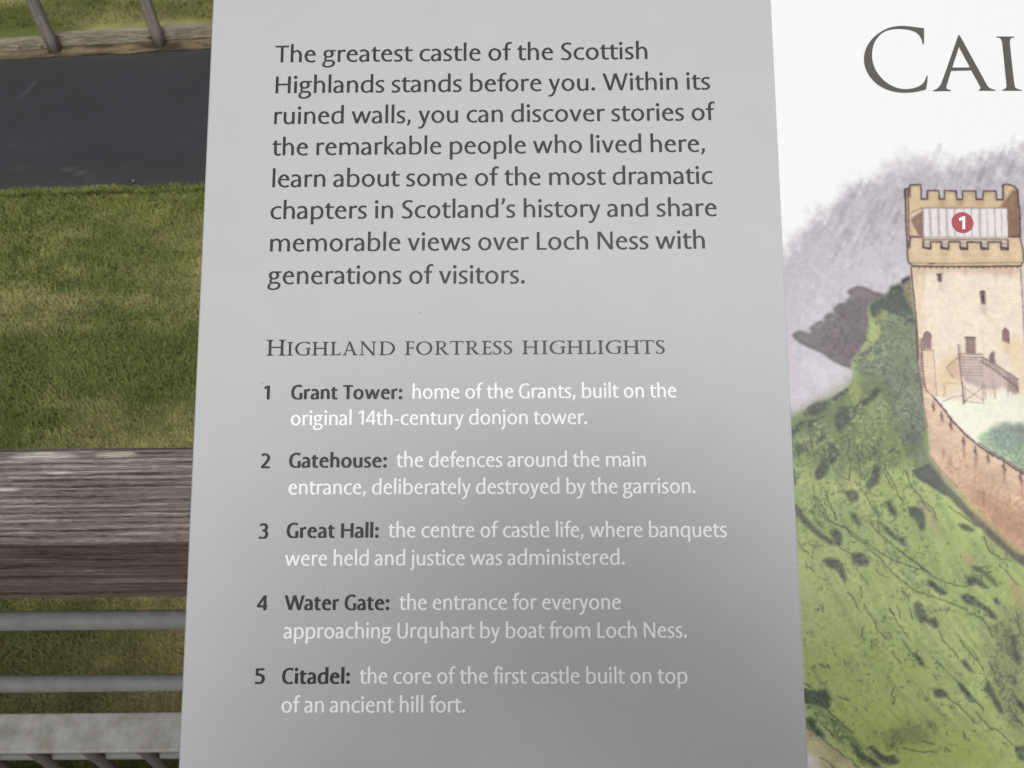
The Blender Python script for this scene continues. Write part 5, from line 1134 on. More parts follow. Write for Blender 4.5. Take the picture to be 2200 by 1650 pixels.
def a_sky():
    U, V = np.meshgrid(CU, CV)
    # upper rim of the wash: an arc that fades into bare paper
    rf = lambda u: np.interp(u, [111, 122, 140, 160, 182, 205, 225, 300], [60, 72, 88, 95, 99, 101.5, 101, 96])
    rim = rf(U).astype(np.float32)+MO*14+NX*5
    up = np.clip((rim-V)/16+.1, 0, 1); up = up*up*(3-2*up)
    M = up*np.clip((V+40)/10, 0, 1)
    t = 1+.07*GR+.18*MO+.05*GR2
    M = M*np.clip(.93+1.1*MO+.5*NX, 0, 1)
    lo = np.clip((rim-V)/75, 0, 1)[..., None]
    c = np.array([184, 178, 186], np.float32)*(1-lo)+np.array([214, 208, 215], np.float32)*lo
    left = np.clip((U-112)/55, 0, 1)[..., None]; c = c*(1-.0*left)
    for i in range(3): can[..., i] = can[..., i]*(1-M)+np.clip(c[..., i]*t, 0, 255)*M
    # pencil hatching along the rim, leaning right
    g = random.Random(8)
    for _ in range(300):
        u = g.uniform(128, 250); r = float(rf(u)); v = r+g.uniform(-38, -12 if u < 165 else -7); l = g.uniform(3, 11); sl = g.uniform(.42, .62)
        if g.random() < .35: v -= g.uniform(5, 25); l *= .6
        a_line([(u*10, v*10), ((u+l*sl*.5)*10, (v+l*.55)*10), ((u+l*sl)*10, (v+l)*10)], g.uniform(.6, 2.4), (134, 127, 136), g.uniform(.05, .22), .45)
for a in ART:
    if a[0] == 'F': a_fill(*a[1:])
    elif a[0] == 'L': a_line(*a[1:])
    elif a[0] == 'S': a_stip(*a[1:])
    elif a[0] == 'B': a_brush(*a[1:])
    elif a[0] == 'C': a_scribble(*a[1:])
    elif a[0] == 'D': a_dashes(*a[1:])
    else: a_sky()
ff = np.clip((AU1-4-CU)/40, 0, 1)[None, :, None]; can = can*ff+252*(1-ff)
can = can*.45+.55*np.stack([blur(can[..., k], 1) for k in range(3)], -1)
can = can+(GR*5)[..., None]
lc = np.clip(can, 0, 254)/255.; lc = np.where(lc <= .04045, lc/12.92, ((lc+.055)/1.055)**2.4)
ART_GAIN = .775
lc = lc*ART_GAIN
ju = np.concatenate([np.arange(0, int((222-AU0)/PITCHMM)), np.arange(int((222-AU0)/PITCHMM), CW, 4)]); iv = np.concatenate([np.arange(0, int((-152-AV0)/PITCHMM), 4), np.arange(int((-152-AV0)/PITCHMM), int((172-AV0)/PITCHMM)), np.arange(int((172-AV0)/PITCHMM), CH, 4)])
UU, VV = np.meshgrid(CU[ju], CV[iv])
co = np.stack([UU.ravel()*.001, VV.ravel()*.001, np.full(UU.size, .0002)], 1)
nx, ny = len(ju), len(iv); q = (np.arange(ny-1)[:, None]*nx+np.arange(nx-1)[None]).ravel()
me = np_mesh('castle_picture', co, np.stack([q, q+1, q+1+nx, q+nx], 1), 4)
set_col(me, lc[iv][:, ju].reshape(-1, 3)); link('castle_picture', me, M_ART, panel)
# posts that carry the board (behind it)
M_STEEL = mat('dark_steel', (.05, .05, .052), .45, .5, .3)[0]
PI = panel.matrix_world.inverted()
for x in (.03, .40):
    bm = bmesh.new(); top = ORG+EX*x-EY*.02-EN*.0098
    box(bm, ((top.x, top.y-.0, (1.052+top.z-.03)/2)), (.05, .03, top.z-.03-1.052), .003)
    box(bm, (top.x, top.y, 1.056), (.12, .11, .012), .002)
    bm.transform(PI)
    p = bm_obj('support_post', bm, M_STEEL, panel)
    bm = bmesh.new(); box(bm, (x, -.02, -.0165), (.06, .22, .0135), .002); bm_obj('mounting_plate', bm, M_STEEL, panel)

# ------------------------------------------------------------------ ground
def patchmix(x, y):
    """lawn colour in world metres: green, olive and dry straw patches"""
    a = pfbm(x*.9, y*2.3, 1, 5); b = pfbm(x*.55+y*.1, y*1.5, 7, 4); c = pfbm(x*5, y*7, 13, 3); e = pfbm(x*22, y*30, 17, 2)
    band = np.exp(-((y-2.83-.10*np.sin(x*2.3))/.22)**2)*.10-np.clip((y-3.3)*.35, 0, .12)*(y < 4.2)+np.exp(-((y-2.25)/.25)**2)*.055-.10*(y > 5)
    dry = np.clip((b*.6+a*.55+c*.18-.60+band+.17*np.clip(1.8-y, 0, .7))*4.4, 0, 1); dk = np.clip((.50-a)*3.0+(c-.5)*1.2, 0, 1)  # extra straw near the terrace also lifts the turf colour against its shade
    gr = np.array(LAWN_G); ol = np.array(LAWN_O); st = np.array(LAWN_S); dg = np.array(LAWN_D)
    m = np.clip((c-.35)*1.8, 0, 1)[..., None]; col = gr*(1-m)+ol*m
    col = col*(1-dk[..., None]*.7)+dg*dk[..., None]*.7
    col = col*(1-dry[..., None]*.75)+st*dry[..., None]*.75
    return col*(.75+.5*e[..., None])*(1+.5*np.clip(c[..., None]-.5, -.3, .3))
LAWN_G, LAWN_O, LAWN_S, LAWN_D = (.150, .186, .045), (.222, .220, .068), (.47, .41, .19), (.098, .130, .032)
def grid_sheet(name, x0, x1, y0, y1, st, zf, cf, m, ymap=None):
    xs = np.arange(x0, x1+st/2, st); ys = np.arange(y0, y1+st/2, st); X, Y = np.meshgrid(xs, ys)
    if ymap: Y2 = ymap(X, Y)
    else: Y2 = Y
    co = np.stack([X.ravel(), Y2.ravel(), zf(X, Y2).ravel()], 1); nx, ny = len(xs), len(ys)
    q = (np.arange(ny-1)[:, None]*nx+np.arange(nx-1)[None]).ravel()
    me = np_mesh(name, co, np.stack([q, q+1, q+1+nx, q+nx], 1), 4); set_col(me, cf(X, Y2).reshape(-1, 3))
    return tag(link(name, me, m, None, True), kind='structure')
def attr_mat(name, rough, spec, nscale, bstr, bdist, lo=.8, hi=1.2):
    m, t, b = mat(name, (.1, .1, .1), rough, spec); v = coords(t)
    a = N(t, 'ShaderNodeVertexColor', layer_name='paint'); n = noise(t, v, nscale, 5, .7)
    t.links.new(mix(t, 1., a.outputs[0], ramp(t, n, [(.3, (lo,)*3), (.7, (hi,)*3)]), 'MULTIPLY'), b.inputs['Base Color'])
    bump(t, b, n, bstr, bdist); return m
M_LAWN = attr_mat('lawn_turf', .95, .15, 90, .6, .02, .55, 1.3)
M_FARG, t, b = mat('far_grass', (.1, .11, .04), .95, .1)
v = coords(t); t.links.new(ramp(t, noise(t, v, .6, 6), [(.3, (.07, .085, .025)), (.55, (.115, .115, .045)), (.75, (.18, .16, .07))]), b.inputs['Base Color'])
# far sheet to the horizon
bm = bmesh.new(); vs_ = [bm.verts.new(p) for p in ((-300, -300, -.05), (300, -300, -.05), (300, 300, -.05), (-300, 300, -.05))]; bm.faces.new(vs_)
tag(bm_obj('ground', bm, M_FARG), kind='structure')
PN = lambda x: 3.945+.0447*x            # near edge of the path
PF = lambda x: 5.748+.098*x             # far edge
z0 = lambda x, y: .012*(pfbm(x*1.5, y*1.5, 3, 3)-.5)
grid_sheet('lawn', -14, 14, .42, 4.1, .04, z0, patchmix, M_LAWN, lambda X, Y: .42+(Y-.42)/(4.1-.42)*(PN(X)+.012*np.sin(X*9)+.02*np.sin(X*23+1)-.42))
grid_sheet('far_lawn', -15, 15, 0, 14, .07, lambda x, y: z0(x, y)+.05+.06*np.clip(y-PF(x)-.3, 0, 9), patchmix, M_LAWN, lambda X, Y: PF(X)+.22+Y)
def asph(x, y):
    g = .035*(.85+.3*pfbm(x*2.2, y*3.5, 21, 4)); g = g*(.9+.2*pfbm(x*40, y*40, 29, 2)); c = np.stack([g*.94, g*.99, g*1.09], -1)
    s = (y-PN(x))/(PF(x)-PN(x))
    d = np.exp(-np.clip(s, 0, 1)/.05)*.25*pfbm(x*14, y*14, 24, 3)+np.exp(-np.clip(1-s, 0, 1)/.04)*.3*pfbm(x*14, y*14, 26, 3)
    c = c*(1-d[..., None])+np.array((.14, .12, .08))*d[..., None]
    # pale scuffs
    for (xa, ya), (xb, yb), w, k in SCUFF:
        t_ = np.clip(((x-xa)*(xb-xa)+(y-ya)*(yb-ya))/((xb-xa)**2+(yb-ya)**2), 0, 1); dd = np.hypot(x-xa-t_*(xb-xa), y-ya-t_*(yb-ya))
        f = np.exp(-(dd/w)**2)*k*np.clip(pfbm(x*30, y*30, 28, 2)*2.2-.5, 0, 1)
        c = c*(1-f[..., None])+np.array((.105, .105, .115))*f[..., None]
    return c
SCUFF = [((-3.17, 5.10), (-3.19, 4.90), .012, .8), ((-3.19, 4.90), (-3.18, 4.68), .011, .55), ((-2.60, 4.05), (-2.49, 4.01), .014, .85), ((-2.49, 4.01), (-2.38, 3.94), .012, .55), ((-2.89, 4.05), (-2.84, 4.065), .012, .5), ((-2.42, 4.11), (-2.39, 4.10), .012, .4), ((-2.25, 4.04), (-2.20, 4.035), .013, .45), ((-2.06, 4.04), (-2.02, 4.04), .012, .4), ((-3.0, 4.3), (-2.8, 4.25), .01, .2)]
M_ASPH = attr_mat('asphalt', .88, .35, 260, .35, .004, .75, 1.25)
grid_sheet('path', -15, 15, 0, 1, .025, lambda x, y: 0*x+.012, asph, M_ASPH, lambda X, Y: PN(X)+Y*(PF(X)-PN(X)))
def soil(x, y):
    a = pfbm(x*6, y*14, 31, 4); k = np.clip((a-.35)*2.4, 0, 1)[..., None]
    return np.array((.075, .058, .038))*(1-k)+np.array((.27, .215, .13))*k
M_SOIL = attr_mat('soil_litter', .95, .1, 70, .8, .015, .55, 1.35)
grid_sheet('soil_verge', -15, 15, 0, 1, .025, lambda x, y: .014+.006*pfbm(x*12, y*12, 33, 3), soil, M_SOIL, lambda X, Y: PF(X)-.006+.006*np.sin(X*17)*(Y < .02)+Y*.42)

# ------------------------------------------------------------------ grass blades
def blades(name, n, xr, yf0, yf1, hmin, hmax, w, seed, dens=None, zf=None):
    g = np.random.default_rng(seed); x = g.uniform(*xr, n); f = g.random(n); ya, yb = yf0(x), yf1(x); y = ya+(yb-ya)*f
    col = patchmix(x, y)*g.uniform(.86, 1.18, (n, 1)); st = g.random(n) < .05; col[st] = np.array((.30, .26, .13))*g.uniform(.6, 1.1, (st.sum(), 1))
    h = g.uniform(hmin, hmax, n)*(.55+.9*pfbm(x*4, y*4, 41, 3)); a = g.uniform(0, 6.283, n); ln = g.uniform(.25, 1.1, n)*h; b = a+g.uniform(1.2, 1.9, n)
    ww = w*g.uniform(.6, 1.4, n); z = zf(x, y)-.002
    dx, dy = np.cos(b)*ww/2, np.sin(b)*ww/2; lx, ly = np.cos(a)*ln, np.sin(a)*ln
    P = np.stack([np.stack([x-dx, y-dy, z], 1), np.stack([x+dx, y+dy, z], 1), np.stack([x+lx*.4+dx*.7, y+ly*.4+dy*.7, z+h*.62], 1), np.stack([x+lx*.4-dx*.7, y+ly*.4-dy*.7, z+h*.62], 1), np.stack([x+lx, y+ly, z+h*.8], 1)], 1)
    i = np.arange(n)*5; F = np.concatenate([np.stack([i, i+1, i+2], 1), np.stack([i, i+2, i+3], 1), np.stack([i+3, i+2, i+4], 1)])
    me = np_mesh(name, P.reshape(-1, 3), F, 3); set_col(me, np.repeat(col, 5, 0)); return link(name, me, M_BLADE)
M_BLADE, t, b = mat('grass_blade', (.1, .12, .03), .7, .25)
a = N(t, 'ShaderNodeVertexColor', layer_name='paint'); t.links.new(a.outputs[0], b.inputs['Base Color'])
parts = [(150000, (-3.3, -.3), lambda x: 0*x+1.9, lambda x: PN(x)+.02, .012, .034, .0035, 51, z0), (90000, (-2.1, .2), lambda x: 0*x+.44, lambda x: 0*x+1.9, .014, .04, .003, 52, z0),
 (40000, (-.3, 3.0), lambda x: 0*x+.5, lambda x: PN(x)+.02, .012, .034, .0045, 53, z0), (14000, (-3.6, 1.5), lambda x: PN(x)-.05, lambda x: PN(x)-.03+.06*np.clip(pfbm(x*7, x*0, 61, 3)*2.2-.75, 0, 1), .015, .04, .004, 56, lambda x, y: z0(x, y)+.006),
 (30000, (-6, -2.1), lambda x: 0*x+.5, lambda x: PN(x)+.02, .012, .034, .0045, 55, z0)]
for k, (n, xr, f0, f1, ha, hb, w, sd_, zf) in enumerate(parts):
    tag(blades('grass', n, xr, f0, f1, ha, hb, w, sd_, None, zf), 'short patchy grass with dry straw tufts on the lawn below the railing', 'grass', None, 'stuff')
tag(blades('grass', 60000, (-6, 1.5), lambda x: PF(x)+.40, lambda x: PF(x)+2.6, .014, .04, .005, 54, None, lambda x, y: z0(x, y)+.05+.06*np.clip(y-PF(x)-.3, 0, 9)), 'short patchy grass on the bank beyond the fence', 'grass', None, 'stuff')

# ------------------------------------------------------------------ wood and metal
def wood(name, axis, dark, mid, pale, scale=1., bstr=.8, fine=95, side_shade=None, wavy=0):
    m, t, b = mat(name, mid, .85, .2)
    s = [fine, fine, fine]; s[axis] = fine*.032; v = coords(t, tuple(x*scale for x in s))
    n1 = noise(t, v, 1.0, 6, .62, .25); s2 = [620, 620, 620]; s2[axis] = 110; n2 = noise(t, coords(t, tuple(x*scale for x in s2)), 1, 4, .6)
    s3 = [22, 22, 22]; s3[axis] = 2.2; n3 = noise(t, coords(t, tuple(x*scale for x in s3)), 1.5, 3)
    mm = N(t, 'ShaderNodeMath', operation='MULTIPLY_ADD'); t.links.new(n2, mm.inputs[0]); mm.inputs[1].default_value = .5; t.links.new(n1, mm.inputs[2])
    mm2 = N(t, 'ShaderNodeMath', operation='MULTIPLY_ADD'); t.links.new(n3, mm2.inputs[0]); mm2.inputs[1].default_value = .3; t.links.new(mm.outputs[0], mm2.inputs[2])
    if wavy:      # raised late-wood ridges and eroded grooves
        wv = N(t, 'ShaderNodeTexWave', wave_type='BANDS', bands_direction='Y'); sw = [wavy, wavy, wavy]; sw[axis] = 5.
        t.links.new(coords(t, tuple(sw)), wv.inputs['Vector']); wv.inputs['Scale'].default_value = 1.; wv.inputs['Distortion'].default_value = 5.5; wv.inputs['Detail'].default_value = 4.; wv.inputs['Detail Scale'].default_value = .8; wv.inputs['Detail Roughness'].default_value = .65
        m3 = N(t, 'ShaderNodeMath', operation='MULTIPLY_ADD'); t.links.new(wv.outputs['Fac'], m3.inputs[0]); m3.inputs[1].default_value = .17; t.links.new(mm2.outputs[0], m3.inputs[2])
        m4 = N(t, 'ShaderNodeMath', operation='SUBTRACT'); t.links.new(m3.outputs[0], m4.inputs[0]); m4.inputs[1].default_value = .15; mm2 = m4
    c = ramp(t, mm2.outputs[0], [(.62, dark), (.76, mid), (.86, mid), (.98, pale)])
    c = mix(t, ramp(t, n3, [(.55, (0, 0, 0)), (.75, (.5, .5, .5))]), c, (mid[0]*1.15, mid[1]*1.0, mid[2]*.78))
    if wavy:      # drying cracks along the grain
        sc_ = [430, 430, 430]; sc_[axis] = 7.; ck = noise(t, coords(t, tuple(sc_)), 1., 3, .55)
        c = mix(t, ramp(t, ck, [(.27, (.85,)*3), (.36, (0, 0, 0))]), c, (.035, .028, .024))
    if side_shade:      # shade of the front and lower faces put into the colour as darker brown
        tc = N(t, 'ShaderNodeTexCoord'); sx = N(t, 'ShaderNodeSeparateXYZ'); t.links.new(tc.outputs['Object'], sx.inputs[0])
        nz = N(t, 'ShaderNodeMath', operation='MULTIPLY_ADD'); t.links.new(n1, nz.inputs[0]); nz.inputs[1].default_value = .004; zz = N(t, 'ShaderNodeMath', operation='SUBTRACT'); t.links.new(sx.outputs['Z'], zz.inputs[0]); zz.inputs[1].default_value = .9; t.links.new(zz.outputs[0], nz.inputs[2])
        c = mix(t, ramp(t, nz.outputs[0], [(side_shade-.0015, (1, 1, 1)), (side_shade+.0015, (0, 0, 0))]), c, mix(t, 1., c, (.44, .40, .375), 'MULTIPLY'))
    t.links.new(c, b.inputs['Base Color']); bump(t, b, mm2.outputs[0], bstr, .004); return m
def scars(m, pts):
    t = m.node_tree; b = t.nodes['Principled BSDF']; src = b.inputs['Base Color'].links[0].from_socket; tc = N(t, 'ShaderNodeTexCoord')
    for (x, y, rx, ry, col) in pts:
        mp = N(t, 'ShaderNodeMapping'); mp.inputs['Location'].default_value = (-x/rx, -y/ry, 0); mp.inputs['Scale'].default_value = (1/rx, 1/ry, 0); t.links.new(tc.outputs['Object'], mp.inputs['Vector'])
        ln = N(t, 'ShaderNodeVectorMath', operation='LENGTH'); t.links.new(mp.outputs[0], ln.inputs[0]); n = noise(t, coords(t, (60, 420, 300)), 1, 4, .7)
        ad = N(t, 'ShaderNodeMath', operation='MULTIPLY_ADD'); t.links.new(n, ad.inputs[0]); ad.inputs[1].default_value = 1.3; t.links.new(ln.outputs['Value'], ad.inputs[2])
        src = mix(t, ramp(t, ad.outputs[0], [(.0, (.85,)*3), (.999, (0, 0, 0))]) if False else ramp(t, _half(t, ad.outputs[0]), [(.62, (1,)*3), (.86, (0, 0, 0))]), src, col)
    t.links.new(src, b.inputs['Base Color'])
def _half(t, s):
    d = N(t, 'ShaderNodeMath', operation='MULTIPLY'); t.links.new(s, d.inputs[0]); d.inputs[1].default_value = .5; return d.outputs[0]
M_RAIL = wood('weathered_rail', 0, (.082, .067, .056), (.222, .194, .170), (.40, .37, .335), fine=230, side_shade=.1205, wavy=60, bstr=1.)
scars(M_RAIL, [(-.3885, .0496, .030, .0045, (.50, .46, .40)), (-.327, .0505, .022, .0030, (.52, .47, .37)), (-.369, .0330, .012, .0016, (.55, .51, .47)), (-.408, .0170, .014, .0018, (.52, .49, .46))])
M_POST = wood('weathered_post', 2, (.085, .075, .062), (.165, .148, .128), (.26, .238, .205), 1.)
M_BOARD = wood('weathered_board', 0, (.09, .077, .056), (.19, .165, .125), (.34, .305, .24), 1.)
M_TUBE, t, b = mat('painted_tube', (.26, .26, .275), .5, .4)
n = noise(t, coords(t), 60, 4); t.links.new(ramp(t, n, [(.3, (.118, .117, .115)), (.7, (.153, .152, .15))]), b.inputs['Base Color']); bump(t, b, noise(t, coords(t), 400, 2), .15, .0006)
M_FLAT, t, b = mat('stained_galvanised_bar', (.3, .3, .3), .6, .4)
v = coords(t); n = noise(t, v, 34, 7, .7, .1); n2 = noise(t, v, 110, 4)
c = ramp(t, n, [(.30, (.15, .145, .12)), (.45, (.215, .21, .19)), (.58, (.265, .26, .25)), (.75, (.32, .31, .305))])
c = mix(t, ramp(t, n2, [(.55, (0, 0, 0)), (.72, (.45, .45, .45))]), c, (.20, .17, .14)); t.links.new(c, b.inputs['Base Color']); bump(t, b, n2, .2, .0006)
M_BAL = mat('dark_baluster', (.055, .047, .04), .6, .3)[0]

# ------------------------------------------------------------------ railing in front of the viewer
rail = tag(empty('railing', (0, .35, 1.05)), 'railing with a weathered timber handrail over grey metal tubes behind the board', 'railing')
def rp(name, bm, m, smooth=False):
    bm.transform(Matrix.Translation((0, -.35, -1.05))); return bm_obj(name, bm, m, rail, smooth)
bm = bmesh.new(); xs = np.arange(-2.6, 2.61, .02); rg = random.Random(2)
prof = [(-.0465, 0), (-.043, .0425), (-.039, .0455), (.040, .0455), (.0465, .041), (.0465, -.041), (.042, -.0445), (-.042, -.0445), (-.0465, -.040)]
rows = []
for x in xs:
    rows.append([bm.verts.new((x, .3645+p[0]+.0012*math.sin(x*9+i), 2.0255+p[1]+.0010*math.sin(x*13+i*2)+rg.uniform(-.0003, .0003))) for i, p in enumerate(prof)])
n = len(prof)
for a, b_ in zip(rows, rows[1:]):
    for k in range(n): bm.faces.new((a[k], a[(k+1) % n], b_[(k+1) % n], b_[k]))
bm.faces.new(rows[0]); bm.faces.new(rows[-1][::-1]); bmesh.ops.recalc_face_normals(bm, faces=bm.faces)
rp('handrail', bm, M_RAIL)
for z, y, r in ((1.8735, .35, .0092), (1.718, .35, .0092)):
    bm = bmesh.new(); tube(bm, [(-2.6, y, z), (0, y, z), (2.6, y, z)], r, 20); rp('tube', bm, M_TUBE, True)
bm = bmesh.new(); box(bm, (0, .345, 1.573), (5.2, .047, .007), .0022, 2); rp('bottom_bar', bm, M_FLAT)
bm = bmesh.new(); tube(bm, [(-2.6, .352, 1.465), (0, .352, 1.465), (2.6, .352, 1.465)], .0055, 12); rp('lower_rod', bm, M_TUBE, True)
k = 0; x = -2.009
while x < 2.0:
    bm = bmesh.new(); tube(bm, [(x, .345, 1.569), (x, .345, 1.07)], .0075, 12); rp('baluster', bm, M_BAL, True); x += .0725; k += 1
for x in (-1.9, 1.9):
    bm = bmesh.new(); box(bm, (x, .405, 1.51), (.06, .03, .92), .003); box(bm, (x, .40, 1.062), (.12, .10, .012), .002); rp('post', bm, M_TUBE)

# ------------------------------------------------------------------ terrace the viewer stands on
M_CONC, t, b = mat('terrace_paving', (.3, .29, .27), .9, .3)
t.links.new(ramp(t, noise(t, coords(t), 9, 6, .65), [(.3, (.2, .19, .175)), (.7, (.34, .33, .31))]), b.inputs['Base Color'])
bm = bmesh.new(); box(bm, (0, -2.79, .52), (12, 6.42, 1.06), .01); tag(bm_obj('terrace', bm, M_CONC), kind='structure')

# ------------------------------------------------------------------ fence beyond the path
fence = tag(empty('timber_fence', (-2.5, 5.6, .02)), 'weathered timber post fence along the far edge of the path', 'fence')
FY = lambda x: 5.885+.114*x
def fp(name, bm, m, smooth=False):
    bm.transform(Matrix.Translation((2.5, -5.6, -.02))); return bm_obj(name, bm, m, fence, smooth)
rg = random.Random(9); PX = [-5.36+.7195*i for i in range(12)]
for i, x in enumerate(PX):
    bm = bmesh.new(); h = 1.15; lx, ly = rg.uniform(-.02, .02), rg.uniform(-.02, .02)
    if abs(x+3.2) < .01: lx = .06
    if abs(x+2.48) < .01: lx = .0
    pts = [(x+lx*-z/h*-1*(z/h)+rg.uniform(-.004, .004), FY(x)+ly*z/h, z) for z in np.linspace(-.02, h, 9)]
    tube(bm, pts, [(.042)*rg.uniform(.94, 1.06) for _ in pts], 14); fp('post', bm, M_POST, True)
for z in (.62, 1.02):
    bm = bmesh.new(); xa, xb = PX[0]-.2, PX[-1]+.2; rotm = Matrix.Rotation(math.atan(.114), 3, 'Z')
    box(bm, ((xa+xb)/2, FY((xa+xb)/2)+.068, z), (xb-xa, .04, .10), .004, 2, rotm); fp('rail', bm, M_BOARD)
rotm = Matrix.Rotation(math.atan(.114), 3, 'Z')
for i, (a, b_) in enumerate(zip(PX[::1], PX[1:])):
    bm = bmesh.new(); xm = (a+b_)/2; L_ = (b_-a)*1.006-.022; dz = rg.uniform(-.012, .008)
    box(bm, (xm, FY(xm)+.082+rg.uniform(-.006, .006), .055+dz), (L_, .05, .085), .006, 2, rotm @ Matrix.Rotation(rg.uniform(-.012, .012), 3, 'Y')); fp('kick_board', bm, M_BOARD)
# fallen leaves and chips on the verge
M_LEAF, t, b = mat('dry_leaf', (.36, .26, .14), .8, .2)
t.links.new(ramp(t, noise(t, coords(t), 90, 3), [(.3, (.26, .17, .08)), (.7, (.46, .35, .21))]), b.inputs['Base Color'])
LF = [(-3.50, 5.47, 'leaf curled at the path edge left of the fence posts'), (-3.30, 5.545, 'leaf lying beside the foot of the left fence post'), (-3.45, 5.525, 'leaf under the kick board left of both posts'),
      (-3.15, 5.70, 'leaf resting on the kick board between the two posts'), (-2.543, 5.60, 'reddish leaf leaning on the foot of the right fence post'), (-2.134, 3.885, 'yellowish leaf at the near path edge on the grass')]
for i, (x, y, lab) in enumerate(LF):
    bm = bmesh.new(); s = (.02, .017, .018, .024, .045, .011)[i]; nL = 9; L1, L2, Cc = [], [], []
    for k in range(nL):
        u = k/(nL-1); wv = s*.38*math.sin(math.pi*u**.8)+.0006; z = .35*s*math.sin(u*2.6)
        L1.append(bm.verts.new(((u-.5)*s*1.9, wv, z+.25*s))); Cc.append(bm.verts.new(((u-.5)*s*1.9, 0, z))); L2.append(bm.verts.new(((u-.5)*s*1.9, -wv, z+.2*s)))
    for k in range(nL-1): bm.faces.new((Cc[k], Cc[k+1], L1[k+1], L1[k])); bm.faces.new((L2[k], L2[k+1], Cc[k+1], Cc[k]))
    o = bm_obj('fallen_leaf', bm, M_LEAF, None, True); o.location = (x, y, .105 if i == 3 else .045 if i < 5 else .03); o.rotation_euler = (rg.uniform(-.2, .2), rg.uniform(-.3, .3) if i != 4 else -.7, rg.uniform(0, 6))
    tag(o, 'dry '+lab, 'leaf', 'fallen leaves along the path')

# ------------------------------------------------------------------ the photographer whose dim reflection darkens the lower half of the board
M_COAT, t, b = mat('dark_jacket', (.02, .022, .028), .8, .3)
bump(t, b, noise(t, coords(t), 55, 4), .3, .006)
M_JEAN = mat('dark_jeans', (.025, .032, .055), .85, .2)[0]; M_SKIN = mat('skin', (.50, .31, .23), .5, .4)[0]
M_HAIR = mat('brown_hair', (.05, .032, .02), .6, .4)[0]; M_SHOE = mat('shoe', (.04, .035, .03), .6, .4)[0]
def skin_mesh(nodes, edges, sub=2, root=0):
    me = bpy.data.meshes.new('sk'); me.from_pydata([n_[0] for n_ in nodes], edges, []); o = bpy.data.objects.new('sk', me); COL.objects.link(o)
    md = o.modifiers.new('Skin', 'SKIN'); md.use_smooth_shade = True
    for v_, n_ in zip(me.skin_vertices[0].data, nodes): v_.radius = n_[1] if isinstance(n_[1], tuple) else (n_[1], n_[1]); v_.use_root = False
    me.skin_vertices[0].data[root].use_root = True
    if sub: sm = o.modifiers.new('Sub', 'SUBSURF'); sm.levels = sub; sm.render_levels = sub
    dg = bpy.context.evaluated_depsgraph_get(); r = bpy.data.meshes.new_from_object(o.evaluated_get(dg)); bpy.data.objects.remove(o); bpy.data.meshes.remove(me); return r
BASE = Vector((.10, -.30, 1.05))
pers = tag(empty('person', BASE), 'person in a dark jacket and jeans holding a phone up over the tilted board', 'person')
W2P = lambda p: Vector(p)-BASE
ph_c = EYE+RGT*.05-UPV*.022-FWD*.0085
wl = ph_c-RGT*.115-UPV*.085-FWD*.035; wr = ph_c+RGT*.115-UPV*.085-FWD*.035
body = [((0, 0, .93), (.15, .115)), ((0, .01, 1.06), (.135, .10)), ((0, .015, 1.22), (.155, .11)), ((0, .0, 1.34), (.12, .085)), ((0, .005, 1.41), .058), ((0, .02, 1.475), .05),
        ((-.16, 0, 1.335), .062), ((-.245, .11, 1.15), .047), (tuple(W2P(wl)), .028), ((.16, 0, 1.335), .062), ((.245, .11, 1.15), .047), (tuple(W2P(wr)), .028),
        ((-.09, 0, .86), .095), ((-.10, .015, .48), .06), ((-.105, -.015, .10), .042), ((.09, 0, .86), .095), ((.10, .015, .48), .06), ((.105, -.015, .10), .042),
        ((-.105, .04, .04), .04), ((-.115, .15, .03), .034), ((.105, .04, .04), .04), ((.115, .15, .03), .034)]
ed = [(0, 1), (1, 2), (2, 3), (3, 4), (4, 5), (3, 6), (6, 7), (7, 8), (3, 9), (9, 10), (10, 11), (0, 12), (12, 13), (13, 14), (0, 15), (15, 16), (16, 17), (14, 18), (18, 19), (17, 20), (20, 21)]
me = skin_mesh(body, ed); bo = link('body', me, M_COAT, pers, True)
me.materials.append(M_JEAN); me.materials.append(M_SHOE); me.materials.append(M_SKIN)
for p in me.polygons:
    c = p.center; p.material_index = 2 if c.z < .085 else 1 if c.z < .92 else 3 if c.z > 1.44 and abs(c.x) < .07 and c.y < .12 else 0
# head: ellipsoid pulled into a face that looks down at the phone
bm = bmesh.new(); bmesh.ops.create_uvsphere(bm, u_segments=40, v_segments=28, radius=1)
for v_ in bm.verts:
    x, y, z = v_.co; jaw = max(0, -z)
    X, Yy, Z = x*.075*(1-.28*jaw), y*.096*(1-.10*jaw)+.008*jaw, z*.118
    fr = max(0, y)
    nose = math.exp(-((x/.16)**2+((z+.12)/.22)**2))*fr; X, Yy = X, Yy+.021*nose
    for sx in (-.42, .42): Yy -= .009*math.exp(-(((x-sx)/.2)**2+((z-.06)/.13)**2))*fr
    Yy += .006*math.exp(-((x/.3)**2+((z+.48)/.07)**2))*fr-.004*math.exp(-((x/.33)**2+((z+.55)/.03)**2))*fr+.006*math.exp(-((x/.3)**2+((z+.86)/.15)**2))*fr
    v_.co = (X, Yy, Z)
HM = Matrix.Translation((0, .045, 1.575)) @ Matrix.Rotation(R(-16), 4, 'X')
for sx in (-1, 1):
    e = bmesh.new(); bmesh.ops.create_uvsphere(e, u_segments=12, v_segments=8, radius=1)
    for v_ in e.verts: v_.co = (v_.co.x*.009+sx*.077, v_.co.y*.018-.006, v_.co.z*.031)
    tm = bpy.data.meshes.new('t'); e.to_mesh(tm); e.free(); bm.from_mesh(tm)
bm.transform(HM); bm_obj('head', bm, M_SKIN, pers, True)
M_EYEW = mat('eye', (.7, .68, .65), .25)[0]
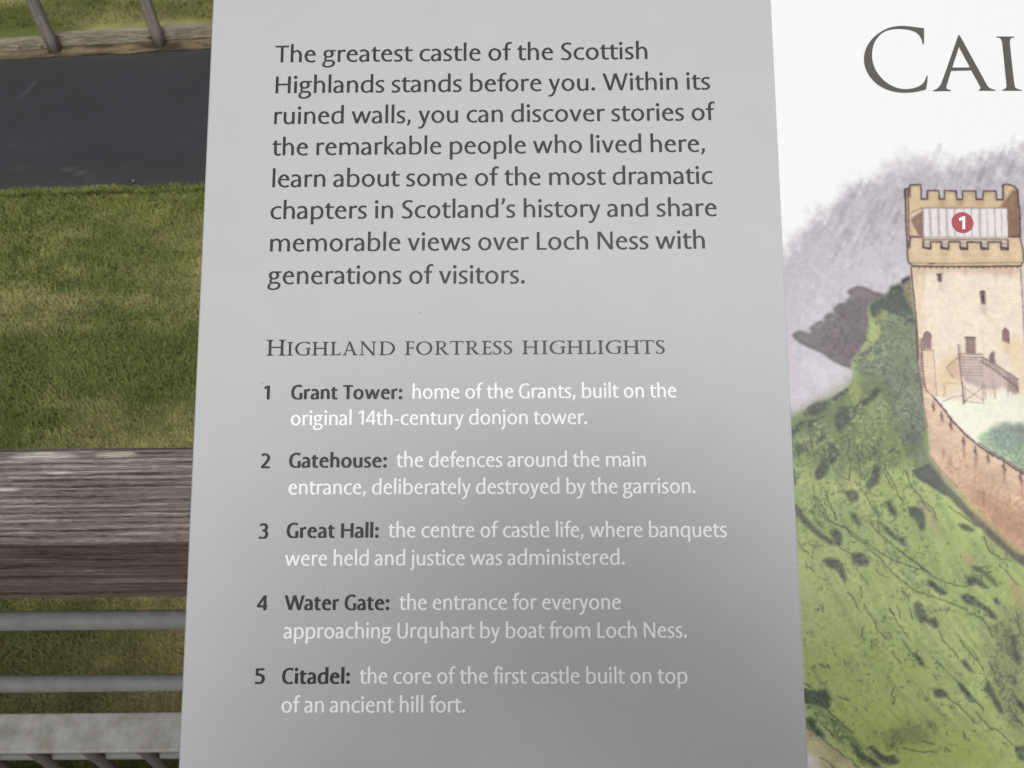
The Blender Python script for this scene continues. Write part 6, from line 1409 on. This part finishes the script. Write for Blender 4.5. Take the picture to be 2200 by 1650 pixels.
for sx in (-1, 1):
    bm = bmesh.new(); bmesh.ops.create_uvsphere(bm, u_segments=14, v_segments=10, radius=.0115); bm.transform(HM @ Matrix.Translation((sx*.031, .077, .007))); bm_obj('eye', bm, M_EYEW, pers, True)
bm = bmesh.new(); bmesh.ops.create_uvsphere(bm, u_segments=40, v_segments=28, radius=1); kill = []
for v_ in bm.verts:
    x, y, z = v_.co; s_ = 1+.04*math.sin(9*x+5*z)+.03*math.sin(23*x)
    if z < -.55 or (y > .45 and z < .48) or (y > .1 and z < -.1 and abs(x) < .8): kill.append(v_)
    v_.co = (x*.083*s_, y*.104*s_-.006, z*.126*s_+.006)
bmesh.ops.delete(bm, geom=kill, context='VERTS'); bm.transform(HM); bm_obj('hair', bm, M_HAIR, pers, True)
# hands: palm and five fingers each, closed round the ends of the phone
def hand(wrist, sgn):
    A = RGT*sgn; nodes = []; e = []          # A points away from the phone centre
    edge = ph_c+A*.069-UPV*.012
    palm = edge+A*.018-UPV*.038-FWD*.016
    nodes += [(tuple(W2P(wrist)), .026), (tuple(W2P(wrist*.5+palm*.5)), (.036, .022)), (tuple(W2P(palm)), (.038, .018))]; e += [(0, 1), (1, 2)]
    mp_ = skin_mesh(nodes, e); bmx = bmesh.new(); bmx.from_mesh(mp_)
    for k, (off, ln) in enumerate(((.026, 1.0), (.006, 1.08), (-.014, 1.0), (-.032, .82))):
        b0 = palm+UPV*(off*.7+.004)+A*.006; b1 = edge+A*.013+UPV*(off-.012)+FWD*.006*ln; b2 = edge-A*.008*ln+UPV*(off-.018)+FWD*.0185; b3 = edge-A*.026*ln+UPV*(off-.022)+FWD*.0165
        if sgn < 0: b2 = edge-UPV*.03+UPV*off*.5+FWD*.0175; b3 = edge-A*.012-UPV*.034+UPV*off*.4+FWD*.016
        f = skin_mesh([(tuple(W2P(b0)), .0095), (tuple(W2P(b1)), .009), (tuple(W2P(b2)), .0082), (tuple(W2P(b3)), .007)], [(0, 1), (1, 2), (2, 3)], 2); bmx.from_mesh(f)
    t0 = palm-A*.012+UPV*.004-FWD*.012; t1 = edge-A*.006-UPV*.004-FWD*.014; t2 = edge-A*.026+UPV*.006-FWD*.0125
    bmx.from_mesh(skin_mesh([(tuple(W2P(t0)), .013), (tuple(W2P(t1)), .0105), (tuple(W2P(t2)), .0085)], [(0, 1), (1, 2)], 2))
    bm_obj('hand', bmx, M_SKIN, pers, True)
hand(wl, -1); hand(wr, 1)
M_PH = mat('phone_body', (.02, .02, .022), .3, .5)[0]; M_SCR = mat('phone_screen', (.012, .012, .014), .08, .5)[0]
phone = tag(empty('phone', ph_c), 'dark phone held in both hands over the tilted board', 'phone')
Rm = Matrix((RGT, UPV, -FWD)).transposed()
bm = bmesh.new(); box(bm, (0, 0, 0), (.138, .067, .0072), .003, 3, Rm); bm_obj('case', bm, M_PH, phone, True)
bm = bmesh.new(); box(bm, Rm @ Vector((0, 0, .0040)), (.122, .060, .0006), .0002, 1, Rm); bm_obj('screen', bm, M_SCR, phone)
bm = bmesh.new(); tube(bm, [Rm @ Vector((-.05, .022, -.0036)), Rm @ Vector((-.05, .022, -.0052))], .005, 20); bm_obj('lens_ring', bm, M_STEEL, phone, True)
